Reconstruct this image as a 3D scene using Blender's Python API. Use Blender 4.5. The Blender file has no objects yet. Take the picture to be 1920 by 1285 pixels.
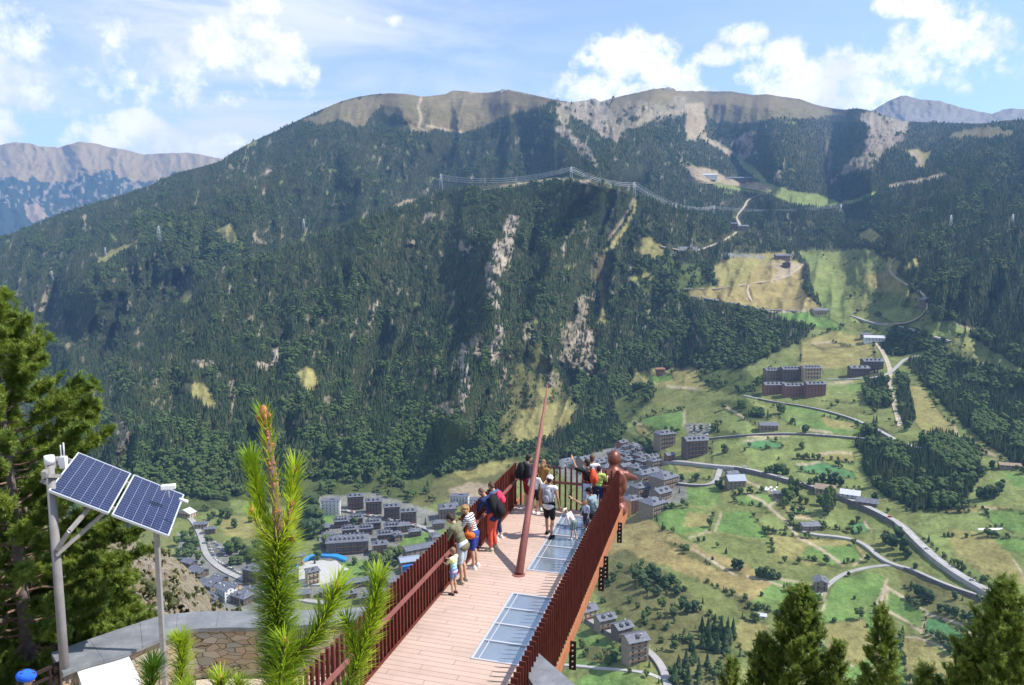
import bpy, bmesh, math, random
import numpy as np
from mathutils import Vector, Matrix, Euler
sc = bpy.context.scene
R = math.radians
# ---------------------------------------------------------------- camera, world, sun, exposure
F = 1400.0; TH = math.atan(162.5/1400); CH = 8.0          # focal length in photo pixels, pitch, eye height over the deck
cam_d = bpy.data.cameras.new('camera'); cam = bpy.data.objects.new('camera', cam_d)
sc.collection.objects.link(cam); sc.camera = cam
cam.location = (0, 0, CH); cam.rotation_euler = (math.pi/2-TH, 0, 0)
cam_d.sensor_width = 36; cam_d.lens = 36*F/1920; cam_d.clip_start = 0.1; cam_d.clip_end = 40000
SUN_EL = 52.0; SUN_AZ = 93.0                                # azimuth clockwise from +Y
sv = Vector((math.sin(R(SUN_AZ))*math.cos(R(SUN_EL)), math.cos(R(SUN_AZ))*math.cos(R(SUN_EL)), math.sin(R(SUN_EL))))
sl = bpy.data.lights.new('sun', 'SUN'); sl.energy = 5.0; sl.angle = R(0.5); sl.color = (1.0, 0.945, 0.86)
so = bpy.data.objects.new('sun', sl); sc.collection.objects.link(so)
so.rotation_euler = sv.to_track_quat('Z', 'Y').to_euler(); so.location = (300, 0, 500)
world = bpy.data.worlds.new('World'); sc.world = world; world.use_nodes = True
sc.view_settings.view_transform = 'Standard'; sc.view_settings.look = 'None'
sc.view_settings.gamma = 1; sc.view_settings.exposure = 0.48
sc.cycles.use_denoising = True
sc.cycles.max_bounces = 6; sc.cycles.diffuse_bounces = 2; sc.cycles.glossy_bounces = 2; sc.cycles.transmission_bounces = 4
sc.cycles.transparent_max_bounces = 8; sc.cycles.volume_bounces = 0; sc.cycles.caustics_reflective = False; sc.cycles.caustics_refractive = False

def cam_ray(x, y):
    a = (x-960)/F; b = (642.5-y)/F
    return a, math.cos(TH)+b*math.sin(TH), -math.sin(TH)+b*math.cos(TH)
def at(x, y, D):                                            # photo pixel + forward distance -> point
    a, b, c = cam_ray(x, y); return Vector((a*D, b*D, CH+c*D))
def onz(x, y, z=0.0):
    a, b, c = cam_ray(x, y); t = (z-CH)/c; return Vector((a*t, b*t, z))

# ---------------------------------------------------------------- node helpers
class NT:
    def __init__(s, tree): s.t = tree; s.n = tree.nodes; s.l = tree.links
    def add(s, typ, **kw):
        n = s.n.new(typ)
        for k, v in kw.items(): setattr(n, k, v)
        return n
    def put(s, sock, v):
        if v is None: return
        if isinstance(v, bpy.types.NodeSocket): s.l.new(v, sock)
        elif isinstance(v, (tuple, list)) and sock.type == 'RGBA' and len(v) == 3: sock.default_value = (*v, 1)
        else: sock.default_value = v
    def math(s, op, a, b=None, c=None, clamp=False):
        n = s.add('ShaderNodeMath', operation=op, use_clamp=clamp)
        s.put(n.inputs[0], a); s.put(n.inputs[1], b); s.put(n.inputs[2], c); return n.outputs[0]
    def mix(s, f, a, b, mode='MIX'):
        n = s.add('ShaderNodeMix', data_type='RGBA', blend_type=mode)
        s.put(n.inputs[0], f); s.put(n.inputs[6], a); s.put(n.inputs[7], b); return n.outputs[2]
    def noise(s, vec=None, scale=5, detail=4, rough=0.55, out=0, dist=0):
        n = s.add('ShaderNodeTexNoise'); s.put(n.inputs['Vector'], vec); s.put(n.inputs['Scale'], scale)
        n.inputs['Detail'].default_value = detail; n.inputs['Roughness'].default_value = rough; n.inputs['Distortion'].default_value = dist
        return n.outputs[out]
    def ramp(s, f, stops, interp='LINEAR'):
        n = s.add('ShaderNodeValToRGB'); s.put(n.inputs[0], f); cr = n.color_ramp; cr.interpolation = interp
        while len(cr.elements) < len(stops): cr.elements.new(0.5)
        for e, (p, c) in zip(cr.elements, stops):
            e.position = p; e.color = (*c, 1) if len(c) == 3 else c
        return n.outputs[0]
    def coord(s, kind='Object'): return s.add('ShaderNodeTexCoord').outputs[kind]
    def mapping(s, vec, scale=(1, 1, 1), rot=(0, 0, 0), loc=(0, 0, 0)):
        n = s.add('ShaderNodeMapping'); s.put(n.inputs[0], vec); n.inputs['Scale'].default_value = scale
        n.inputs['Rotation'].default_value = rot; n.inputs['Location'].default_value = loc; return n.outputs[0]
    def smooth(s, v, lo, hi):
        n = s.add('ShaderNodeMapRange', interpolation_type='SMOOTHSTEP'); s.put(n.inputs[0], v)
        n.inputs[1].default_value = lo; n.inputs[2].default_value = hi; return n.outputs[0]

def material(name, color=(.5, .5, .5), rough=0.7, metal=0.0, var=0.0, scale=3.0, build=None, spec=0.3, bump=0.0, bscale=None, tint=None, **kw):
    m = bpy.data.materials.new(name); m.use_nodes = True; t = NT(m.node_tree)
    p = t.n['Principled BSDF']; p.inputs['Roughness'].default_value = rough; p.inputs['Metallic'].default_value = metal
    p.inputs['Specular IOR Level'].default_value = spec
    for k, v in kw.items(): p.inputs[k.replace('_', ' ')].default_value = v
    t.put(p.inputs['Base Color'], color)
    if var:
        oc = t.coord(); n = t.noise(oc, scale, 5, 0.6)
        dark = tuple(c*(1-var) for c in color); lite = tuple(min(1, c*(1+var)) for c in (tint or color))
        t.put(p.inputs['Base Color'], t.ramp(n, [(0.3, dark), (0.7, lite)]))
    if bump:
        b = t.add('ShaderNodeBump'); b.inputs['Strength'].default_value = bump; b.inputs['Distance'].default_value = 0.02
        t.put(b.inputs['Height'], t.noise(t.coord(), bscale or scale*4, 5, 0.6)); t.l.new(b.outputs[0], p.inputs['Normal'])
    if build: build(t, p)
    m.diffuse_color = (*color, 1)
    return m

# ---------------------------------------------------------------- object helpers
COL = sc.collection
def link(o, parent=None, label=None, cat=None, group=None, kind=None):
    COL.objects.link(o)
    if parent is not None: o.parent = parent
    if label: o['label'] = label
    if cat: o['category'] = cat
    if group: o['group'] = group
    if kind: o['kind'] = kind
    return o
def empty(name, loc=(0, 0, 0), rz=0.0, **kw):
    o = bpy.data.objects.new(name, None); o.location = loc; o.rotation_euler = (0, 0, rz); o.empty_display_size = 0.3
    return link(o, **kw)
def copy_tree(o, parent=None):
    c = o.copy(); COL.objects.link(c)
    if parent is not None: c.parent = parent
    for ch in list(o.children): copy_tree(ch, c)
    return c

class MB:
    """collects shapes and links them as ONE mesh object"""
    def __init__(s): s.v = []; s.f = []; s.m = []; s.smooth = []
    def add(s, vs, fs, mi=0, sm=False):
        n = len(s.v); s.v += [tuple(v) for v in vs]; s.f += [tuple(i+n for i in f) for f in fs]
        s.m += [mi]*len(fs); s.smooth += [sm]*len(fs); return s
    def box(s, c, d, rz=0.0, mi=0, M=None):
        hx, hy, hz = d[0]/2, d[1]/2, d[2]/2
        vs = [Vector((sx*hx, sy*hy, sz*hz)) for sz in (-1, 1) for sy in (-1, 1) for sx in (-1, 1)]
        m = Matrix.Translation(c) @ Matrix.Rotation(rz, 4, 'Z')
        if M is not None: m = M @ m
        return s.add([m @ v for v in vs], [(0, 2, 3, 1), (4, 5, 7, 6), (0, 1, 5, 4), (2, 6, 7, 3), (0, 4, 6, 2), (1, 3, 7, 5)], mi)
    def tube(s, pts, rad, n=8, mi=0, cap=True, sm=True):
        pts = [Vector(p) for p in pts]; k = len(pts)
        if not hasattr(rad, '__len__'): rad = [rad]*k
        vs = []; ref = None
        for i, p in enumerate(pts):
            d = (pts[min(i+1, k-1)]-pts[max(i-1, 0)]).normalized()
            if ref is None: ref = d.orthogonal().normalized()
            ref = (ref-d*ref.dot(d)).normalized(); b = d.cross(ref)
            vs += [p+(ref*math.cos(2*math.pi*j/n)+b*math.sin(2*math.pi*j/n))*rad[i] for j in range(n)]
        fs = [(i*n+j, i*n+(j+1) % n, (i+1)*n+(j+1) % n, (i+1)*n+j) for i in range(k-1) for j in range(n)]
        s.add(vs, fs, mi, sm)
        if cap:
            b = len(s.v)-k*n
            s.f += [tuple(b+j for j in reversed(range(n))), tuple(b+(k-1)*n+j for j in range(n))]; s.m += [mi]*2; s.smooth += [False]*2
        return s
    def bar(s, a, b, w, h, up=(0, 0, 1), mi=0):
        a = Vector(a); b = Vector(b); d = (b-a).normalized(); r = d.cross(Vector(up)).normalized(); u = r.cross(d)
        vs = [p+r*sx*w/2+u*sz*h/2 for p in (a, b) for sx, sz in ((-1, -1), (1, -1), (1, 1), (-1, 1))]
        return s.add(vs, [(0, 1, 2, 3), (7, 6, 5, 4), (0, 4, 5, 1), (1, 5, 6, 2), (2, 6, 7, 3), (3, 7, 4, 0)], mi)
    def ball(s, c, r, n=8, k=6, mi=0, M=None):
        if not hasattr(r, '__len__'): r = (r, r, r)
        vs = [Vector((0, 0, -1))]
        for i in range(1, k):
            a = math.pi*i/k-math.pi/2
            vs += [Vector((math.cos(a)*math.cos(2*math.pi*j/n), math.cos(a)*math.sin(2*math.pi*j/n), math.sin(a))) for j in range(n)]
        vs.append(Vector((0, 0, 1)))
        fs = [(0, 1+(j+1) % n, 1+j) for j in range(n)]
        for i in range(k-2):
            fs += [(1+i*n+j, 1+i*n+(j+1) % n, 1+(i+1)*n+(j+1) % n, 1+(i+1)*n+j) for j in range(n)]
        b = 1+(k-2)*n; fs += [(b+j, b+(j+1) % n, len(vs)-1) for j in range(n)]
        c = Vector(c); rot = M or Matrix.Identity(3)
        return s.add([c+rot @ Vector((v.x*r[0], v.y*r[1], v.z*r[2])) for v in vs], fs, mi, True)
    def mesh(s, name):
        me = bpy.data.meshes.new(name); me.from_pydata(s.v, [], s.f)
        me.polygons.foreach_set('material_index', s.m); me.polygons.foreach_set('use_smooth', s.smooth); me.update(); return me
    def build(s, name, mats, parent=None, **kw):
        me = s.mesh(name)
        for m in (mats if isinstance(mats, (list, tuple)) else [mats]): me.materials.append(m)
        return link(bpy.data.objects.new(name, me), parent, **kw)

def np_mesh(name, V, Fq, mats, smooth=True, parent=None, **kw):
    me = bpy.data.meshes.new(name); V = np.ascontiguousarray(V, np.float32); Fq = np.ascontiguousarray(Fq, np.int32)
    k = Fq.shape[1]; me.vertices.add(len(V)); me.vertices.foreach_set('co', V.ravel())
    me.loops.add(Fq.size); me.loops.foreach_set('vertex_index', Fq.ravel())
    me.polygons.add(len(Fq)); me.polygons.foreach_set('loop_start', np.arange(0, Fq.size, k, dtype=np.int32))
    me.polygons.foreach_set('use_smooth', np.full(len(Fq), smooth)); me.update(calc_edges=True)
    for m in (mats if isinstance(mats, (list, tuple)) else [mats]): me.materials.append(m)
    return link(bpy.data.objects.new(name, me), parent, **kw)

# ---------------------------------------------------------------- sky with cumulus
def build_world():
    t = NT(world.node_tree); bg = t.n['Background']
    sky = t.add('ShaderNodeTexSky', sky_type='NISHITA'); sky.sun_disc = False; sky.sun_elevation = R(SUN_EL); sky.sun_rotation = R(SUN_AZ)
    sky.altitude = 1900; sky.air_density = 1.0; sky.dust_density = 0.6; sky.ozone_density = 1.2
    d = t.coord('Generated')
    n1 = t.noise(d, 16, 9, 0.66); n2 = t.noise(d, 40, 7, 0.6); n3 = t.noise(t.mapping(d, (1, 1, 5), loc=(3, 1, 0)), 3.2, 7, 0.6, dist=0.6)
    # (photo x, y of the centre, half width, half height, density)
    clouds = [(1195,108,92,48,1),(1255,152,60,42,1),(1110,165,75,28,1),(1095,112,30,16,.8),(1150,90,45,28,.9),(1225,175,110,25,1),(1395,66,42,20,1),(1345,104,44,18,.9),(1400,100,38,16,.8),
        (1530,145,110,46,1),(1470,120,55,42,1),(1600,185,60,25,.9),(1640,118,90,30,.9),(1790,95,115,62,1),(1850,70,60,50,1),(1700,105,60,38,.9),(1705,12,62,20,1),(1580,165,130,30,.9),(1400,150,40,14,.8),
        (30,120,100,60,.62),(60,175,140,40,.5),(210,78,40,44,.7),(430,85,100,46,.72),(530,120,56,66,.8),(360,110,70,36,.6),(480,10,48,16,.8),(255,240,52,34,.95),(315,268,90,34,.9),(400,278,52,32,.85),(10,240,30,40,.8),
        (360,165,35,26,.7),(200,155,150,28,.5),(730,38,26,12,.8),(660,38,18,9,.6),(390,190,60,20,.6),(230,258,80,40,.9),(940,8,-1,1,0)]
    cov = None; lit = None
    for x, y, w, h, s in clouds:
        if w < 0: continue
        a, b, c = cam_ray(x, y); v = Vector((a, b, c)).normalized()
        right = Vector((1, 0, 0)); right = (right-v*right.dot(v)).normalized(); up = right.cross(v)
        dr = t.add('ShaderNodeVectorMath', operation='DOT_PRODUCT'); t.put(dr.inputs[0], d); dr.inputs[1].default_value = right*(F/(w*1.0))
        du = t.add('ShaderNodeVectorMath', operation='DOT_PRODUCT'); t.put(du.inputs[0], d); du.inputs[1].default_value = up*(F/(h*1.0))
        q = t.math('ADD', t.math('MULTIPLY', dr.outputs['Value'], dr.outputs['Value']), t.math('MULTIPLY', du.outputs['Value'], du.outputs['Value']))
        e = t.math('MULTIPLY', t.math('SUBTRACT', 1.35, q), s)
        cov = e if cov is None else t.math('SMOOTH_MAX', cov, e, 0.25)
    cov = t.math('ADD', cov, t.math('MULTIPLY', t.math('SUBTRACT', n1, 0.5), 4.2))
    cov = t.math('ADD', cov, t.math('MULTIPLY', t.math('SUBTRACT', n2, 0.5), 3.0))
    front = t.add('ShaderNodeVectorMath', operation='DOT_PRODUCT'); t.put(front.inputs[0], d); front.inputs[1].default_value = (0, 1, 0)
    mask = t.math('MULTIPLY', t.smooth(cov, 0.1, 1.35), t.smooth(front.outputs['Value'], 0.0, 0.3))
    sx = t.add('ShaderNodeSeparateXYZ'); t.put(sx.inputs[0], d)
    thin = t.math('MULTIPLY', t.smooth(n3, 0.33, 0.68), t.math('ADD', t.math('MULTIPLY', t.smooth(sx.outputs[0], 0.25, -0.30), 1.0), 0.12))
    shade = t.smooth(t.math('ADD', t.noise(t.mapping(d, (1, 1, 1.6), loc=(0, 0, .035)), 12, 6, 0.5), t.math('MULTIPLY', cov, 0.04)), 0.38, 0.62)
    ccol = t.mix(shade, (5.4, 5.5, 6.2), (7.0, 7.0, 6.9))
    lp = t.mix(1.0, sky.outputs[0], (1.12, 1.16, 1.20), 'MULTIPLY')
    lp = t.mix(0.14, lp, (6.0, 6.3, 7.0))
    base = t.mix(t.math('MULTIPLY', thin, 0.9), lp, (5.1, 5.35, 6.1))
    out = t.mix(mask, base, ccol)
    t.put(bg.inputs[0], out); bg.inputs[1].default_value = 0.14
build_world()
# ---------------------------------------------------------------- terrain
rng = np.random.RandomState(7); random.seed(7)
def vnoise(x, y, seed=0):
    xi = np.floor(x).astype(np.int64); yi = np.floor(y).astype(np.int64); fx = x-xi; fy = y-yi
    fx = fx*fx*(3-2*fx); fy = fy*fy*(3-2*fy)
    def h(a, b):
        n = (a*374761393+b*668265263+seed*974634777) & 0xffffffff
        n = ((n ^ (n >> 13))*1274126177) & 0xffffffff; n = n ^ (n >> 16); return (n & 0xffff)/65535.0
    return (h(xi, yi)*(1-fx)+h(xi+1, yi)*fx)*(1-fy)+(h(xi, yi+1)*(1-fx)+h(xi+1, yi+1)*fx)*fy
def fbm(x, y, o=4, seed=0, g=0.5):
    s = 0; a = 1; t = 0
    for i in range(o): s = s+a*vnoise(x*2**i+i*17.3, y*2**i+i*9.1, seed+i); t += a; a *= g
    return s/t*2-1
def ridged(x, y, o=4, seed=0): return 1-np.abs(fbm(x, y, o, seed))*2
def pl(x, pts):
    pts = np.array(pts, float); return np.interp(x, pts[:, 0], pts[:, 1])
SKY = [(-150,507),(0,447),(60,423),(100,405),(170,383),(230,365),(280,348),(330,325),(380,312),(415,302),(430,290),(470,268),(475,262),(480,263),(520,245),(560,225),(600,207),(640,190),(670,182),(700,177),(730,175),(760,176),(790,181),(810,180),(835,177),(848,170),(870,171),(900,174),(925,173),(940,169),(952,168),(1000,178),(1045,188),(1060,190),(1068,192),(1080,191),(1105,187),(1115,185),(1125,191),(1150,184),(1190,175),(1225,167),(1240,166),(1262,166),(1268,171),(1310,171),(1370,171),(1410,178),(1440,177),(1470,182),(1500,186),(1530,197),(1560,203),(1585,206),(1605,203),(1625,206),(1645,211),(1665,218),(1690,227),(1720,229),(1760,230),(1830,232),(1860,230),(1885,226),(1920,225),(1990,215),(2070,220)]
CREST = [(-150,760),(100,730),(200,680),(300,605),(385,530),(480,480),(570,447),(680,408),(780,376),(810,362),(830,356),(900,350),(1000,340),(1070,334),(1130,343),(1190,363),(1260,385),(1330,405),(1400,430),(1500,450),(1600,430),(1700,400),(1800,380),(2070,380)]
D0 = [(-150,2900),(0,3000),(400,3500),(700,4000),(1040,3700),(1110,4300),(1300,4600),(1560,4500),(1680,4000),(1920,3100),(2070,2900)]
D2 = [(-150,1750),(100,1850),(300,1950),(570,2050),(830,2050),(1070,2000),(1190,2000),(1330,2150),(1500,2350),(1700,2150),(1920,1900),(2070,1800)]
RT = [(-150,1.0),(150,1.02),(300,1.10),(450,1.20),(600,1.32),(830,1.45),(1070,1.42),(1190,1.40),(1330,1.22),(1500,1.03),(2070,1.0)]
FOOT = [(-150,1000,-360),(0,1000,-360),(200,960,-355),(400,930,-350),(560,900,-348),(700,910,-348),(820,890,-345),(900,880,-340),(1000,850,-330),(1100,790,-300),(1180,740,-270),(1280,690,-225),(1400,670,-185),(1500,640,-160),(1600,620,-140),(1700,650,-155),(1800,700,-180),(1920,750,-195),(2070,780,-195)]
MID = [(-150,1120,-362),(0,1110,-362),(400,1060,-355),(700,1040,-352),(900,1000,-345),(1050,960,-335),(1150,940,-320),(1250,920,-290),(1400,900,-270),(1600,920,-265),(1750,860,-235),(1920,880,-225),(2070,900,-220)]
LOW = [(-150,-365),(600,-360),(900,-345),(1050,-320),(1200,-300),(1400,-305),(1700,-300),(1920,-280),(2070,-270)]
SPURS = [([(965,390),(940,450),(925,520),(925,640),(890,700),(860,790)],34,.028),([(1045,190),(1075,250),(1105,330)],60,.05),([(430,350),(300,430),(180,540)],60,.05),([(620,280),(480,400),(380,500)],70,.03),
    ([(1240,170),(1180,230),(1150,290)],50,.05),([(1640,205),(1655,270),(1620,350)],55,.05),([(1450,180),(1470,300)],60,.03),([(1310,180),(1340,260),(1400,330)],45,-.04),([(1545,230),(1552,330),(1600,370)],40,-.045),
    ([(1930,240),(1800,330),(1700,450)],80,.04),([(1920,430),(1750,560)],60,.03),([(1190,375),(1150,480),(1100,600),(1080,700)],45,-.03),([(700,420),(600,600),(560,760)],60,.02),([(820,380),(760,560),(700,720)],60,-.022),
    ([(1060,350),(1040,520),(1000,640)],50,.018),([(480,480),(330,640),(260,800)],60,.025),([(760,180),(800,240),(700,330)],50,.025),([(900,180),(880,240),(760,330)],60,-.02),([(1780,240),(1700,330)],50,-.02)]
def seg_dist(x, y, pts):
    best = np.full(np.shape(x), 1e9)
    for (x0, y0), (x1, y1) in zip(pts[:-1], pts[1:]):
        dx, dy = x1-x0, y1-y0; t = np.clip(((x-x0)*dx+(y-y0)*dy)/(dx*dx+dy*dy), 0, 1)
        best = np.minimum(best, np.hypot(x-x0-t*dx, y-y0-t*dy))
    return best
def zdist(x, y, z):
    c = -math.sin(TH)+(642.5-y)/F*math.cos(TH); return (z-CH)/np.minimum(c, -1e-3)
def depth(x, y):
    """forward distance of the land seen at photo pixel (x, y)"""
    ys = [pl(x, SKY), pl(x, CREST)-2, pl(x, CREST)+3, pl(x, [(a, b) for a, b, c in FOOT]), pl(x, [(a, b) for a, b, c in MID]), np.full_like(x, 1285.), np.full_like(x, 1500.)]
    d2 = pl(x, D2)
    ds = [pl(x, D0), d2*pl(x, RT), d2, zdist(x, ys[3], pl(x, [(a, c) for a, b, c in FOOT])), zdist(x, ys[4], pl(x, [(a, c) for a, b, c in MID])), zdist(x, 1285., pl(x, LOW)), zdist(x, 1500., pl(x, LOW)-8)]
    inv = 1/ds[0]
    for k in range(6):
        t = np.clip((y-ys[k])/np.maximum(ys[k+1]-ys[k], 1), 0, 1); inv = np.where(y > ys[k], (1-t)/ds[k]+t/ds[k+1], inv)
    D = 1/inv
    w = 1/(1+np.exp((y-ys[3]+25)/28))                      # 1 on the slopes, 0 on the valley floor
    edge = np.clip((y-ys[0])/25, 0.25, 1)
    wx = x+18*fbm(x/90, y/90, 3, 3)
    rel = 0.048*ridged((wx+.45*y)/120, y/300, 4, 11)+0.027*ridged((wx+.2*y)/52, y/150, 3, 23)+0.006*fbm(x/11, y/16, 3, 31)
    rel = rel+np.where(y < ys[1], 0.012*ridged(wx/55, y/110, 4, 41)*np.clip((ys[1]-y)/60, 0, 1), 0)
    D = D*(1-rel*w*edge)
    D = D*(1+(1-w)*(0.0035*fbm(x/60, y/22, 3, 51)+0.0012*fbm(x/14, y/6, 3, 53)))
    for pts, wd, amp in SPURS:
        D = D*(1-2.5*amp*w*np.exp(-(seg_dist(x, y, pts)/wd)**2))
    return D
GX = np.arange(-140, 2061, 2.0); NR = 700
sky_y = pl(GX, SKY)+1.6*fbm(GX/9, GX*0+2.2, 3, 77)*np.clip(1-np.abs(GX-1300)/260, .25, 1)
tt = np.linspace(0, 1, NR); XX = np.tile(GX, (NR, 1)); YY = sky_y[None, :]+tt[:, None]*(1500-sky_y[None, :])
DD = depth(XX, YY)
def ground(x, y, lift=0.0):
    """world point of the land seen at photo pixel (x, y)"""
    x = np.asarray(x, float); y = np.asarray(y, float)
    fx = np.clip((x-GX[0])/2.0, 0, len(GX)-1.001); i = np.floor(fx).astype(int); u = fx-i
    def col(ii):
        s = sky_y[ii]; fy = np.clip((y-s)/(1500-s)*(NR-1), 0, NR-1.001); j = np.floor(fy).astype(int); v = fy-j
        return DD[j, ii]*(1-v)+DD[j+1, ii]*v
    D = col(i)*(1-u)+col(i+1)*u
    b = (642.5-y)/F
    return np.stack([(x-960)/F*D, (math.cos(TH)+b*math.sin(TH))*D, CH+(-math.sin(TH)+b*math.cos(TH))*D+lift], -1)
def gp(x, y, lift=0.0): return Vector(ground(x, y, lift).tolist())
def gdist(x, y): p = ground(x, y); return float(p[1]*math.cos(TH)-(p[2]-CH)*math.sin(TH))
def in_poly(x, y, pts):
    r = np.zeros(np.shape(x), bool); n = len(pts)
    for k in range(n):
        x0, y0 = pts[k]; x1, y1 = pts[(k+1) % n]
        if y0 == y1: continue
        c = ((y0 > y) != (y1 > y)) & (x < (x1-x0)*(y-y0)/(y1-y0)+x0); r ^= c
    return r
# land cover: class -> (base colour, tree density)
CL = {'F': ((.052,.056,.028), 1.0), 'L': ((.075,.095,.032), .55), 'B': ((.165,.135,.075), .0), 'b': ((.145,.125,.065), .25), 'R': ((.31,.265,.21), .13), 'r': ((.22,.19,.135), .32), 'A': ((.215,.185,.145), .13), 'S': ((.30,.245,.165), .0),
      'G': ((.125,.205,.058), 0), 'g': ((.175,.215,.072), 0), 'Y': ((.255,.21,.088), 0), 'y': ((.24,.22,.085), 0), 'M': ((.150,.175,.060), .03), 'H': ((.125,.125,.05), .25), 'C': ((.085,.19,.075), 0), 'P': ((.19,.19,.165), .03), 'D': ((.42,.34,.24), 0), 'N': ((.075,.085,.035), 0)}
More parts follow.
